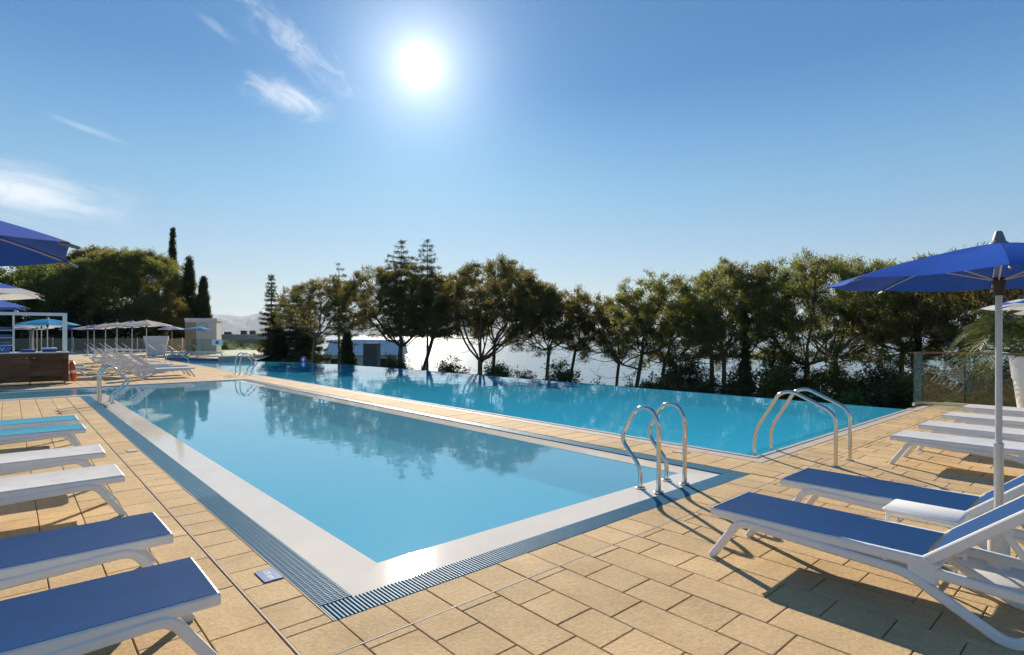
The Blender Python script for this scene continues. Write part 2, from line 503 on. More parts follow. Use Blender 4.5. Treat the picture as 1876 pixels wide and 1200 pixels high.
# ------------------------------------------------------------------ mesh helpers
class MB:
    def __init__(self):
        self.v, self.f, self.m = [], [], []

    def face(self, pts, mi=0):
        i = len(self.v)
        self.v += [tuple(p) for p in pts]
        self.f.append(tuple(range(i, i + len(pts))))
        self.m.append(mi)
        return self

    def box(self, lo, hi, mi=0):
        x0, y0, z0 = lo
        x1, y1, z1 = hi
        i = len(self.v)
        self.v += [(x0, y0, z0), (x1, y0, z0), (x1, y1, z0), (x0, y1, z0), (x0, y0, z1), (x1, y0, z1), (x1, y1, z1), (x0, y1, z1)]
        for q in ((0, 3, 2, 1), (4, 5, 6, 7), (0, 1, 5, 4), (1, 2, 6, 5), (2, 3, 7, 6), (3, 0, 4, 7)):
            self.f.append(tuple(i + k for k in q))
            self.m.append(mi)
        return self

    def bbox(self, lo, hi, b=0.004, mi=0):
        """box with bevelled edges (convex 26-face solid kept as 3 stacked rings)"""
        x0, y0, z0 = lo
        x1, y1, z1 = hi
        b = min(b, (x1 - x0) * .45, (y1 - y0) * .45, (z1 - z0) * .45)
        rings = []
        for z, q in ((z0, b), (z0 + b, 0), (z1 - b, 0), (z1, b)):
            r = []
            for (cx, cy, sx, sy) in ((x0, y0, 1, 1), (x1, y0, -1, 1), (x1, y1, -1, -1), (x0, y1, 1, -1)):
                A = (cx + sx * (q), cy + sy * (q + b), z)
                B = (cx + sx * (q + b), cy + sy * q, z)
                r += [A, B] if (sx * sy > 0) else [B, A]
            rings.append(r)
        i = len(self.v)
        for r in rings:
            self.v += r
        for k in range(3):
            for j in range(8):
                a, c = i + k * 8 + j, i + k * 8 + (j + 1) % 8
                self.f.append((a, c, c + 8, a + 8))
                self.m.append(mi)
        self.f.append(tuple(i + j for j in range(7, -1, -1)))
        self.f.append(tuple(i + 24 + j for j in range(8)))
        self.m += [mi, mi]
        return self

    def tube(self, path, r, seg=8, mi=0, caps=True):
        pts = [Vector(p) for p in path]
        rs = r if isinstance(r, (list, tuple)) else [r] * len(pts)
        i0 = len(self.v)
        t0 = (pts[1] - pts[0]).normalized()
        ref = Vector((0, 0, 1)) if abs(t0.z) < .9 else Vector((1, 0, 0))
        n = t0.cross(ref).normalized()
        for k, p in enumerate(pts):
            if k == 0:
                t = pts[1] - pts[0]
            elif k == len(pts) - 1:
                t = pts[-1] - pts[-2]
            else:
                t = (pts[k + 1] - p).normalized() + (p - pts[k - 1]).normalized()
            t = t.normalized()
            n = (n - t * n.dot(t)).normalized()
            b = t.cross(n)
            for j in range(seg):
                a = 2 * math.pi * j / seg
                self.v.append(tuple(p + (n * math.cos(a) + b * math.sin(a)) * rs[k]))
        for k in range(len(pts) - 1):
            for j in range(seg):
                a = i0 + k * seg + j
                c = i0 + k * seg + (j + 1) % seg
                self.f.append((a, c, c + seg, a + seg))
                self.m.append(mi)
        if caps:
            self.f.append(tuple(i0 + j for j in range(seg - 1, -1, -1)))
            e = i0 + (len(pts) - 1) * seg
            self.f.append(tuple(e + j for j in range(seg)))
            self.m += [mi, mi]
        return self

    def bar(self, path, side, w, h, mi=0, rnd=0.2):
        """rectangular bar along a planar path; side = unit vector across (width w), h = depth in the plane"""
        pts = [Vector(p) for p in path]
        side = Vector(side)
        i0 = len(self.v)
        c = min(w, h) * rnd
        prof = [(-w / 2 + c, -h / 2), (w / 2 - c, -h / 2), (w / 2, -h / 2 + c), (w / 2, h / 2 - c), (w / 2 - c, h / 2), (-w / 2 + c, h / 2), (-w / 2, h / 2 - c), (-w / 2, -h / 2 + c)]
        for k, p in enumerate(pts):
            if k == 0:
                t = (pts[1] - p).normalized()
                sc = 1
            elif k == len(pts) - 1:
                t = (p - pts[-2]).normalized()
                sc = 1
            else:
                t1 = (p - pts[k - 1]).normalized()
                t2 = (pts[k + 1] - p).normalized()
                t = (t1 + t2).normalized()
                sc = 1 / max(.3, t.dot(t1))
            n = side.cross(t).normalized()
            for a, b in prof:
                self.v.append(tuple(p + side * a + n * b * sc))
        q = len(prof)
        for k in range(len(pts) - 1):
            for j in range(q):
                a = i0 + k * q + j
                c2 = i0 + k * q + (j + 1) % q
                self.f.append((a, c2, c2 + q, a + q))
                self.m.append(mi)
        self.f.append(tuple(i0 + j for j in range(q - 1, -1, -1)))
        e = i0 + (len(pts) - 1) * q
        self.f.append(tuple(e + j for j in range(q)))
        self.m += [mi, mi]
        return self

    def lathe(self, prof, seg=24, c=(0, 0, 0), mi=0):
        i0 = len(self.v)
        for r, z in prof:
            for j in range(seg):
                a = 2 * math.pi * j / seg
                self.v.append((c[0] + r * math.cos(a), c[1] + r * math.sin(a), c[2] + z))
        for k in range(len(prof) - 1):
            for j in range(seg):
                a = i0 + k * seg + j
                b = i0 + k * seg + (j + 1) % seg
                self.f.append((a, b, b + seg, a + seg))
                self.m.append(mi)
        self.f.append(tuple(i0 + j for j in range(seg - 1, -1, -1)))
        e = i0 + (len(prof) - 1) * seg
        self.f.append(tuple(e + j for j in range(seg)))
        self.m += [mi, mi]
        return self

    def data(self, name, mats, smooth=False):
        me = bpy.data.meshes.new(name)
        me.from_pydata(self.v, [], self.f)
        for mt in (mats if isinstance(mats, (list, tuple)) else [mats]):
            me.materials.append(MATS[mt])
        if any(self.m):
            me.polygons.foreach_set('material_index', self.m)
        if smooth:
            me.polygons.foreach_set('use_smooth', [True] * len(me.polygons))
            try:
                me.set_sharp_from_angle(angle=rad(40))
            except Exception:
                pass
        me.update()
        return me

    def build(self, name, mats, parent=None, smooth=False):
        return add(name, self.data(name, mats, smooth), parent)


def add(name, me, parent=None, loc=None, rotz=None):
    o = bpy.data.objects.new(name, me)
    COL.objects.link(o)
    if parent is not None:
        o.parent = parent
    if loc is not None:
        o.location = loc
    if rotz is not None:
        o.rotation_euler = (0, 0, rotz)
    return o


def tag(o, label=None, cat=None, group=None, kind=None):
    if label:
        o['label'] = label
    if cat:
        o['category'] = cat
    if group:
        o['group'] = group
    if kind:
        o['kind'] = kind
    return o


def empty(name, loc=(0, 0, 0), rotz=0.0, label=None, cat=None, group=None):
    o = add(name, None, None, loc, rotz)
    o.empty_display_size = 0.2
    return tag(o, label, cat, group)


def arr_mesh(name, V, F, mats, mi=None, smooth=False):
    """fast mesh from numpy arrays (all faces the same size)"""
    V = np.asarray(V, dtype=np.float32)
    F = np.asarray(F, dtype=np.int32)
    me = bpy.data.meshes.new(name)
    nf, k = F.shape
    me.vertices.add(len(V))
    me.vertices.foreach_set('co', V.ravel())
    me.loops.add(nf * k)
    me.loops.foreach_set('vertex_index', F.ravel())
    me.polygons.add(nf)
    me.polygons.foreach_set('loop_start', np.arange(0, nf * k, k, dtype=np.int32))
    me.polygons.foreach_set('loop_total', np.full(nf, k, dtype=np.int32))
    for mt in (mats if isinstance(mats, (list, tuple)) else [mats]):
        me.materials.append(MATS[mt])
    if mi is not None:
        me.polygons.foreach_set('material_index', np.asarray(mi, dtype=np.int32))
    me.polygons.foreach_set('use_smooth', np.full(nf, smooth))
    me.update(calc_edges=True)
    me.validate()
    return me


def fillet(path, r, n=6):
    """round the inner corners of a polyline"""
    P = [Vector(p) for p in path]
    out = [P[0]]
    for k in range(1, len(P) - 1):
        a, b, c = P[k - 1], P[k], P[k + 1]
        u, w = (a - b), (c - b)
        rr = min(r, u.length * .48, w.length * .48)
        A, B = b + u.normalized() * rr, b + w.normalized() * rr
        for i in range(n + 1):
            t = i / n
            out.append(A * (1 - t) ** 2 + b * 2 * t * (1 - t) + B * t ** 2)
    out.append(P[-1])
    return out


def site(r, d, z=0.0):
    """metres across / metres deep in the frame of the tree belt -> world"""
    s, c = math.sin(YAW), math.cos(YAW)
    return Vector((s * d + c * r, c * d - s * r, z))


# ------------------------------------------------------------------ the setting: sea, hills, hillside
tag(MB().face([(-60000, -60000, -22), (60000, -60000, -22), (60000, 60000, -22), (-60000, 60000, -22)]).build('sea', 'sea_water'),
    'bright sea behind the trees, glittering under the sun', kind='structure')


def build_mountains():
    n = 220
    for k, (dist, hs, name, lab, depth) in enumerate([(15500, 1.0, 'mountain_range', 'pale far mountain range across the sea', 3800)]):
        nd = 18
        V, F = [], []
        for i in range(n):
            az = -60 + 82 * i / (n - 1)
            # height of the skyline along the bearing
            h = 470 + 90 * math.sin(az * .21 + 1.0) + 60 * math.sin(az * .55 + .4) + 30 * math.sin(az * 1.3) + 14 * math.sin(az * 3.1 + 2)
            h += 110 * math.exp(-((az + 17) / 7.0) ** 2)
            fade = max(0.0, min(1.0, (16 - az) / 26))
            h *= 0.10 + 0.9 * fade ** 0.8
            for j in range(nd):
                t = j / (nd - 1)
                rng_ = dist - depth * (0.5 - t)
                prof = math.sin(math.pi * min(1, max(0, t))) ** 1.1
                bumpy = 1 + .16 * math.sin(az * 2.3 + j * 1.9) * (1 - prof) + .10 * math.sin(az * 5.7 + j * .9) * (1 - prof)
                p = site(math.tan(rad(az)) * rng_, rng_)
                V.append((p.x, p.y, -30 + (h + 30) * prof * bumpy))
        for i in range(n - 1):
            for j in range(nd - 1):
                a = i * nd + j
                F.append((a, a + nd, a + nd + 1, a + 1))
        o = add(name, arr_mesh(name, V, F, 'mountain'))
        tag(o, lab, kind='structure')


build_mountains()


def edge_x(y):
    ys = [-60, 3.4, 3.6, 27, 29.4, 37, 40, 60, 120]
    xs = [17.2, 17.2, 15.2, 14.4, 14.0, 11.7, 13.5, 22, 36]
    return float(np.interp(y, ys, xs))


def ground_z(x, y):
    t = x - edge_x(y)
    inner = float(np.interp(y, [-80, 62, 66, 400], [-2.0, -2.0, -0.06, 3.0]))
    if t < 0:
        return inner
    return max(-24.0, min(inner, -2.0) * min(1, t / 4) + inner * (1 - min(1, t / 4)) - .33 * t + .25 * math.sin(x * .5) * math.cos(y * .45))


def build_ground():
    xs = np.concatenate([np.linspace(-140, 0, 24)[:-1], np.linspace(0, 60, 50)[:-1], np.linspace(60, 240, 24)])
    ys = np.concatenate([np.linspace(-120, -20, 14)[:-1], np.linspace(-20, 80, 60)[:-1], np.linspace(80, 300, 22)])
    V = [(x, y, ground_z(x, y)) for x in xs for y in ys]
    ny = len(ys)
    F = [(i * ny + j, (i + 1) * ny + j, (i + 1) * ny + j + 1, i * ny + j + 1) for i in range(len(xs) - 1) for j in range(ny - 1)]
    tag(add('hillside_ground', arr_mesh('hillside_ground', V, F, 'soil')), 'dark wooded hillside falling away beyond the pool', kind='structure')


build_ground()

# ------------------------------------------------------------------ terrace
# front pool (overflow grate outside): main x 1.40..6.54, y 3.11..22.0; arm to the left y 18.70..22.0
GX0, GX1, GY0, GY1, AY0 = 1.40, 6.54, 3.11, 22.0, 18.70
GW, CW = 0.23, 0.36
PX = 7.5            # near edge of the infinity pool
PY = 3.5            # its right-hand end
terrace = MB()
ZB = -0.014
for (x0, x1, y0, y1) in [(-9, 17.0, -7, GY0), (GX1, PX, GY0, GY1), (PX, 17.0, GY0, PY), (-9, GX0, GY0, AY0), (-9, PX, GY1, 72)]:
    terrace.box((x0, y0, -0.30), (x1, y1, ZB))
terrace.v += [(7.5, 42.0, ZB), (9.65, 38.05, ZB), (11.3, 36.85, ZB), (13.0, 40, ZB), (21.5, 60, ZB), (21.5, 72, ZB), (7.5, 72, ZB)]
nV = len(terrace.v)
terrace.f.append(tuple(range(nV - 7, nV)))
terrace.m.append(0)
terrace_o = tag(terrace.build('pool_terrace', 'grout'), 'sand coloured stone terrace round the pools', kind='structure')

TILES = []   # x0,x1,y0,y1
G_ = 0.0034  # half joint


def field(x0, x1, y0, y1, xa=2.32, px=0.3035, ysq=2.54, psq=0.317, ylo=2.075, plo=0.635):
    k0 = math.floor((x0 - xa) / px)
    k = k0
    while True:
        a, b = xa + k * px, xa + (k + 1) * px
        if a >= x1 - 1e-6:
            break
        a2, b2 = max(a, x0), min(b, x1)
        if b2 - a2 > 0.03:
            ya, p = (ysq, psq) if k % 2 == 0 else (ylo, plo)
            # real fields drift a little from strip to strip
            j = math.floor((y0 - ya) / p)
            while ya + j * p < y1 - 1e-6:
                c, d = max(ya + j * p, y0), min(ya + (j + 1) * p, y1)
                if d - c > 0.03:
                    TILES.append((a2, b2, c, d))
                j += 1
        k += 1


TRX, TRY = 1.118, 2.782
field(-9, 17.0, -4.5, TRY - .002)
field(GX1, 17.0, TRY + .002, 3.27)
field(-9, TRX - .002, TRY + .002, AY0)
field(-9, 7.2, 22.27, 46)
# borders
x = TRX + .002
xs_ = [x, GX0 + .02] + [2.62 + .3035 * k for k in range(-3, 40) if GX0 + .06 < 2.62 + .3035 * k < GX1 - .02] + [GX1]
for a, b in zip(xs_[:-1], xs_[1:]):
    TILES.append((a, b, TRY + .002, GY0 - .004))
y = GY0
ys_ = [GY0 - .004] + [3.215 + .327 * k for k in range(0, 60) if 3.215 + .327 * k < AY0 - .05] + [AY0]
for a, b in zip(ys_[:-1], ys_[1:]):
    TILES.append((TRX + .002, GX0 - .004, a, b))
ys_ = [GY0] + [3.38 + .33 * k for k in range(60) if 3.38 + .33 * k < GY1 - .05] + [GY1 + .25]
for a, b in zip(ys_[:-1], ys_[1:]):
    TILES.append((GX1 + .004, 7.2, a, b))
TILES = [t for t in TILES if not (t[0] > GX1 - .01 and t[1] < 7.21 and t[3] <= 3.28 and t[2] >= GY0 - .001 and t[1] - t[0] < .5)]


def tile_geo(w, l, seed):
    """one bevelled slab, 13 quads, slightly uneven arrises"""
    rr = random.Random(seed)
    b = 0.0035
    x, y = w / 2 - G_, l / 2 - G_
    j = lambda: rr.uniform(-.0008, .0008)
    V = []
    for z, q in ((ZB, 0), (-b * .8, 0), (0, b)):
        V += [(-x + q + j(), -y + q + j(), z), (x - q + j(), -y + q + j(), z), (x - q + j(), y - q + j(), z), (-x + q + j(), y - q + j(), z)]
    F = []
    for k in (0, 4):
        for i in range(4):
            F.append((k + i, k + (i + 1) % 4, k + 4 + (i + 1) % 4, k + 4 + i))
    F.append((8, 9, 10, 11))
    return V, F


sY, cY = math.sin(YAW), math.cos(YAW)


def seen(x, y):
    d = x * sY + y * cY
    r = x * cY - y * sY
    if d < 0.8:
        return -1
    u, v = r / d, 1.65 / d
    if abs(u) > .96 or v > .60:
        return -1
    return 1.65 / (d ** 3)


scored = sorted(TILES, key=lambda t: -seen((t[0] + t[1]) / 2, (t[2] + t[3]) / 2) * (t[1] - t[0]) * (t[3] - t[2]))
cache = {}
for i, (x0, x1, y0, y1) in enumerate(scored[:300]):
    key = (round(x1 - x0, 3), round(y1 - y0, 3), i % 3)
    if key not in cache:
        V, F = tile_geo(x1 - x0, y1 - y0, hash(key) % 999)
        cache[key] = arr_mesh('tile', V, F, 'stone_tile')
    o = add('tile', cache[key], terrace_o, ((x0 + x1) / 2, (y0 + y1) / 2, random.uniform(-.0012, .0008)))
    o.rotation_euler = (random.uniform(-.002, .002), random.uniform(-.002, .002), random.uniform(-.0015, .0015))
V_, F_ = [], []
for i, (x0, x1, y0, y1) in enumerate(scored[300:]):
    V, F = tile_geo(x1 - x0, y1 - y0, i)
    n0 = len(V_)
    cx_, cy_, dz = (x0 + x1) / 2, (y0 + y1) / 2, random.uniform(-.0012, .0008)
    V_ += [(a + cx_, b + cy_, c + dz if c > ZB else c) for a, b, c in V]
    F_ += [tuple(q + n0 for q in f) for f in F]
tag(add('tile_field', arr_mesh('tile_field', V_, F_, 'stone_tile'), terrace_o), kind='stuff')
# plain paving far off
far = MB()
far.face([(-9, 46, -.002), (7.3, 46, -.002), (7.3, 72, -.002), (-9, 72, -.002)])
far.face([(7.3, 42.4, -.002), (9.7, 38.4, -.002), (11.3, 37.2, -.002), (13.0, 40, -.002), (21.5, 60, -.002), (21.5, 72, -.002), (7.3, 72, -.002)])
far.build('far_paving', 'far_paving', terrace_o)
# metal expansion strips and thin white edge trims
st = MB()
st.box((TRX - .0052, -5, ZB), (TRX + .0052, AY0, .0015))
st.box((TRX + .0052, TRY - .0045, ZB), (9.0, TRY + .0045, .0012))
st.box((GX0 - .006, GY0 - .006, ZB), (GX0, AY0, .003))
st.build('expansion_strip', 'trim_pale', terrace_o)
# white coping of the infinity pool
cp = MB()
ysj = [PY - .22] + [PY + .0 + k * 0.6 for k in range(1, 64)]
for a, b in zip(ysj[:-1], ysj[1:]):
    cp.bbox((7.204, a + .002, ZB), (7.40, min(b, 42) - .002, .001), .003)
xk = 7.404
while xk < 15.7:
    cp.bbox((xk + .002, PY - .22, ZB), (min(xk + .6, 15.75) - .002, PY - .075, .001), .003)
    xk += .6
cp.build('coping_stone', 'white_stone', terrace_o)
lip = MB()
lip.bbox((7.402, PY - .073, -.10), (PX, 42.2, .010), .012)
lip.bbox((PX, PY - .073, -.10), (15.0, PY, .010), .012)
lip.bbox((-9, GY1 + .002, -.1), (7.2, GY1 + .262, .002), .004)
lip.build('pool_lip', 'white_stone', terrace_o)

def lettering(body, size, mat, parent, loc, rot, spacing=1.0, mirror=False):
    """raised lettering as a real mesh"""
    cu = bpy.data.curves.new('lettering', 'FONT')
    cu.body = body
    cu.size = size
    cu.align_x = 'CENTER'
    cu.align_y = 'CENTER'
    cu.space_character = spacing
    cu.extrude = 0.0004
    tmp = bpy.data.objects.new('tmp', cu)
    COL.objects.link(tmp)
    bpy.context.view_layer.update()
    me = bpy.data.meshes.new_from_object(tmp.evaluated_get(bpy.context.evaluated_depsgraph_get()))
    bpy.data.objects.remove(tmp)
    me.name = 'lettering'
    if mirror:
        me.transform(Matrix.Diagonal((-1, 1, 1, 1)))
        me.flip_normals()
    me.materials.clear()
    me.materials.append(MATS[mat])
    o = tag(add('lettering', me, parent, loc), kind='stuff')
    o.rotation_euler = rot
    return o


# depth markers set in the paving
def marker(x, y, w, l, label, text=None):
    o = MB().bbox((-w / 2, -l / 2, 0), (w / 2, l / 2, .007), .0025).build('depth_marker', 'sign_blue' if text else 'white_stone')
    o.location = (x, y, 0.001)
    tag(o, label, 'depth marker')
    if text:
        lettering(text, .056, 'white_print', o, (0, 0, .0078), (0, 0, rad(-90)))
    return o


marker(1.325, 3.985, .125, .215, 'blue depth plate reading 135 cm beside the corner of the grate', '135 cm')
marker(1.30, 9.55, .12, .20, 'small plain depth plate by the grate beside the teal loungers')
marker(7.02, 4.32, .16, .20, 'pale square plate on the walkway behind the near ladder')
marker(14.6, 3.36, .12, .20, 'small plate on white coping near the glass corner')

# overflow grate round the front pool
grate = MB()
def frame_rects(i0, i1):
    """ring between inset i0 and i1 of the L-shaped pool, as rectangles (near, left, arm near, far, right)"""
    return [(GX0 + i0, GX1 - i0, GY0 + i0, GY0 + i1), (GX0 + i0, GX0 + i1, GY0 + i1, AY0 + i1), (-9, GX0 + i0, AY0 + i0, AY0 + i1),
            (-9, GX1 - i0, GY1 - i1, GY1 - i0), (GX1 - i1, GX1 - i0, GY0 + i1, GY1 - i1)]
for (a, b, c, d) in frame_rects(0, GW):
    grate.box((a, c, -.20), (b, d, -.055))
grate_o = tag(grate.build('overflow_grate', 'gutter_dark'), 'blue slatted overflow grate round the front pool', kind='structure')
SL = 0.0165
PITCH = 0.0255
slat_x = MB().bbox((-SL / 2, 0, -.03), (SL / 2, GW - .008, 0), .003).data('slat', 'grate_blue')
slat_y = MB().bbox((0, -SL / 2, -.03), (GW - .008, SL / 2, 0), .003).data('slat', 'grate_blue')
slots = []
k = 0
xx = GX0 + .016
while xx < GX1 - .01:
    slots.append(('x', xx, GY0 + .004))
    xx += PITCH
yy = GY0 + GW + .014
while yy < AY0 + GW - .01:
    slots.append(('y', GX0 + .004, yy))
    yy += PITCH
yy = GY0 + GW + .014
while yy < GY1 - GW - .01:
    slots.append(('y', GX1 - GW + .004, yy))
    yy += PITCH
xx = -3.0
while xx < GX0:
    slots.append(('x', xx, AY0 + .004))
    xx += PITCH
xx = -3.0
while xx < GX1:
    slots.append(('x', xx, GY1 - GW + .004))
    xx += PITCH
slots.sort(key=lambda s: -seen(s[1], s[2]))
for s in slots[:260]:
    add('slat', slat_x if s[0] == 'x' else slat_y, grate_o, (s[1], s[2], -.004))
rest = MB()
for s in slots[260:]:
    if s[0] == 'x':
        rest.box((s[1] - SL / 2, s[2], -.034), (s[1] + SL / 2, s[2] + GW - .008, -.004))
    else:
        rest.box((s[1], s[2] - SL / 2, -.034), (s[1] + GW - .008, s[2] + SL / 2, -.004))
tag(rest.build('slat_run', 'grate_blue', grate_o), kind='stuff')
# thin cross rods give the left run its woven look
rods = MB()
for q in range(6):
    xr = GX0 + .03 + q * .035
    rods.box((xr, GY0 + GW + .006, -.012), (xr + .006, AY0, -.0015))
tag(rods.build('cross_rods', 'grate_blue', grate_o), kind='stuff')

# wet white overflow edge, falling slightly to the grate
FALL = 0.0115
edge = MB()
i0, i1 = GW, GW + CW
zi, zo = -.006, -.006 - FALL
A = [(GX0 + i0, GY0 + i0), (GX1 - i0, GY0 + i0), (GX1 - i0, GY1 - i0), (-9, GY1 - i0), (-9, AY0 + i0), (GX0 + i0, AY0 + i0)]
B = [(GX0 + i1, GY0 + i1), (GX1 - i1, GY0 + i1), (GX1 - i1, GY1 - i1), (-9, GY1 - i1), (-9, AY0 + i1), (GX0 + i1, AY0 + i1)]
for k in (0, 1, 2, 4, 5):
    q = (k + 1) % 6
    edge.face([(*A[k], zo), (*A[q], zo), (*B[q], zi), (*B[k], zi)])
    edge.face([(*A[q], zo), (*A[k], zo), (*A[k], -.2), (*A[q], -.2)])
    edge.face([(*B[k], zi), (*B[q], zi), (*B[q], -.0119), (*B[k], -.0119)])
edge_o = tag(edge.build('overflow_edge', 'wet_white'), 'wet white overflow edge sloping to the grate of the front pool', kind='structure')

# basins and water
def basin(name, poly, z0, depth, m, lab):
    b = MB()
    n = len(poly)
    b.face([(x, y, -depth) for x, y in poly])
    for k in range(n):
        q = (k + 1) % n
        b.face([(*poly[q], z0), (*poly[k], z0), (*poly[k], -depth), (*poly[q], -depth)])
    return tag(b.build(name, m), lab, kind='structure')


basin('front_pool_basin', B, -.012, 0.40, 'pool_blue', 'pale blue basin of the front pool')
wf = MB()
wf.face([(*p, -.010) for p in (B[0], B[1], B[2], (B[5][0], B[2][1]), B[5])])
wf.face([(*p, -.010) for p in (B[4], B[5], (B[5][0], B[3][1]), B[3])])
tag(wf.build('front_pool_water', 'pool_water'), 'calm light blue water of the front pool', kind='structure')

INF = [(7.5, 3.5), (14.86, 3.5), (14.05, 26.0), (13.72, 29.4), (12.9, 32.2), (11.75, 35.3), (11.3, 36.85), (9.65, 38.05), (7.5, 42.0)]
basin('infinity_pool_basin', INF, -.02, 0.35, 'pool_blue_deep', 'blue basin of the infinity pool')
WI = MB()
WI.face([(x, y, -.022) for x, y in INF])
tag(WI.build('infinity_pool_water', 'pool_water_far'), 'deep blue water of the infinity pool mirroring the trees', kind='structure')
# weir wall along the infinity edge
we = MB()
ew = [(14.86, 3.42), (14.05, 26.0), (13.72, 29.4), (12.9, 32.2), (11.75, 35.3), (11.3, 36.85)]
off = [(x + .16, y + .02) for x, y in ew]
for (a, b, c, d) in zip(ew[:-1], ew[1:], off[1:], off[:-1]):
    we.face([(*a, -.012), (*d, -.030), (*c, -.030), (*b, -.012)])
    we.face([(*d, -.030), (*d, -3.2), (*c, -3.2), (*c, -.030)])
tag(we.build('infinity_edge', 'weir_wall'), 'thin pale overflow wall along the infinity edge', kind='structure')
# submerged ledge with a dark nosing at the right-hand end
lg = MB()
lg.box((7.52, PY + .01, -.348), (14.8, PY + .30, -.09), 0)
lg.box((7.52, PY + .30, -.12), (14.8, PY + .325, -.06), 1)
tag(lg.build('pool_ledge', ['pool_blue_deep', 'dark_nosing']), 'submerged ledge at the end of the infinity pool', kind='structure')
# far end wall of the infinity pool
ew2 = MB()
pA, pB, pC, pD = (7.5, 42.02), (9.65, 38.07), (11.3, 36.87), (11.9, 37.6)
def wall_seg(mb, a, b, z0, z1, th, mi):
    d = Vector((b[0] - a[0], b[1] - a[1], 0)).normalized()
    n = Vector((-d.y, d.x, 0)) * th
    q = [Vector((*a, 0)), Vector((*b, 0)), Vector((*b, 0)) + n, Vector((*a, 0)) + n]
    bot = [(p.x, p.y, z0) for p in q]
    top = [(p.x, p.y, z1) for p in q]
    mb.face(bot[::-1], mi).face(top, mi)
    for i in range(4):
        j = (i + 1) % 4
        mb.face([bot[i], bot[j], top[j], top[i]], mi)
wall_seg(ew2, pB, pA, -.6, .14, -.3, 0)
wall_seg(ew2, pC, pB, -.6, .26, -.3, 1)
tag(ew2.build('pool_end_wall', ['pool_wall_blue', 'white_stone']), 'low end wall of the infinity pool, dark blue then white', 'wall')

# ------------------------------------------------------------------ furniture: sun loungers
LW = 0.62


def lounger_meshes():
    D = {}
    xr = LW / 2 - .022
    for s, nm in ((-1, 'L'), (1, 'R')):
        b = MB()
        b.bar([(s * xr, 0.0, .329), (s * xr, -.70, .329), (s * xr, -1.33, .334)], (1, 0, 0), .044, .062)
        D['side_rail' + nm] = b.data('side_rail', 'white_plastic', True)
        path = [(0, -.005, .0), (0, -.215, .302), (0, -1.22, .258), (0, -1.65, .022), (0, -1.73, .022), (0, -1.95, .29)]
        fp = fillet(path, .075, 6)
        b = MB()
        b.bar([(s * (xr + .012), p.y, p.z) for p in fp], (1, 0, 0), .044, .054)
        D['leg_frame' + nm] = b.data('leg_frame', 'white_plastic', True)
        b = MB()
        b.bar([(s * xr, -1.28, .30), (s * xr, -1.40, .285), (s * xr, -1.93, .262)], (1, 0, 0), .040, .056)
        b.bbox((s * xr - .021, -1.375, .215), (s * xr + .021, -1.225, .345), .012)
        D['rear_rail' + nm] = b.data('rear_rail', 'white_plastic', True)
    b = MB()
    b.bbox((-LW / 2 + .002, -.040, .298), (LW / 2 - .002, .004, .3605), .008)
    D['foot_rail'] = b.data('foot_rail', 'white_plastic', True)
    for i, (y0, y1, z0, z1) in enumerate(((-1.95, -1.91, .235, .285), (-1.36, -1.32, .27, .31), (-.50, -.47, .275, .305))):
        D[f'cross_bar{i}'] = MB().bbox((-xr + .02, y0, z0), (xr - .02, y1, z1), .007).data('cross_bar', 'white_plastic', True)
    an = rad(40)
    ca, sa = math.cos(an), math.sin(an)
    bl = .79
    hy, hz = -1.325, .352
    P = lambda t, o=0.0: (hy - ca * t + sa * o * 0, hz + sa * t + o)
    b = MB()
    for s in (-1, 1):
        b.bar([(s * (xr - .004), *P(-.01)), (s * (xr - .004), *P(bl))], (1, 0, 0), .040, .056)
        b.lathe([(.0, -.004), (.020, -.004), (.020, .004), (.0, .004)], 12)
        for i in range(len(b.v) - 48, len(b.v)):
            vx, vy, vz = b.v[i]
            b.v[i] = (s * (xr + .020) + vz, hy + .005 + vx, hz - .012 + vy)
    y2, z2 = P(bl)
    b.bar([(-xr, y2, z2), (xr, y2, z2)], (0, ca, -sa), .045, .05)
    D['backrest_frame'] = b.data('backrest_frame', 'white_plastic', True)
    b = MB()
    for s in (-1, 1):
        y3, z3 = P(.42)
        b.bar([(s * (xr - .06), y3, z3 - .03), (s * (xr - .06), -1.86, .275)], (1, 0, 0), .024, .034)
    y3, z3 = P(.44)
    b.bar([(-xr + .04, y3, z3 - .035), (xr - .04, y3, z3 - .035)], (0, 1, 0), .03, .03)
    D['backrest_prop'] = b.data('backrest_prop', 'white_plastic', True)
    # slings (stretched mesh cloth, slightly sagging)
    for cname in ('blue', 'white', 'teal', 'pale', 'cream'):
        nx, ny = 8, 22
        V, F = [], []
        w = LW - .024
        for j in range(ny + 1):
            yy = -.010 - (1.30 - .010) * j / ny
            for i in range(nx + 1):
                t = i / nx * 2 - 1
                sag = -.010 * (1 - t * t) * math.sin(math.pi * min(1, j / ny * 1.0)) ** .5
                V.append((t * w / 2, yy, .3625 + sag * (1 if abs(t) < .9 else 0)))
        for j in range(ny):
            for i in range(nx):
                a = j * (nx + 1) + i
                F.append((a, a + nx + 1, a + nx + 2, a + 1))
        me = arr_mesh('seat_sling', V, F, 'sling_' + cname)
        me.polygons.foreach_set('use_smooth', [True] * len(me.polygons))
        D['seat_' + cname] = me
        V, F = [], []
        for j in range(13):
            t0 = .02 + (bl - .05) * j / 12
            y_, z_ = P(t0, .022)
            for i in range(nx + 1):
                t = i / nx * 2 - 1
                sag = -.014 * (1 - t * t) * math.sin(math.pi * j / 12) ** .5
                V.append((t * (w / 2 - .012), y_ - sag * sa, z_ + .012 + sag * ca))
        for j in range(12):
            for i in range(nx):
                a = j * (nx + 1) + i
                F.append((a, a + nx + 1, a + nx + 2, a + 1))
        me = arr_mesh('backrest_sling', V, F, 'sling_' + cname)
        me.polygons.foreach_set('use_smooth', [True] * len(me.polygons))
        D['back_' + cname] = me
    return D


LM = lounger_meshes()


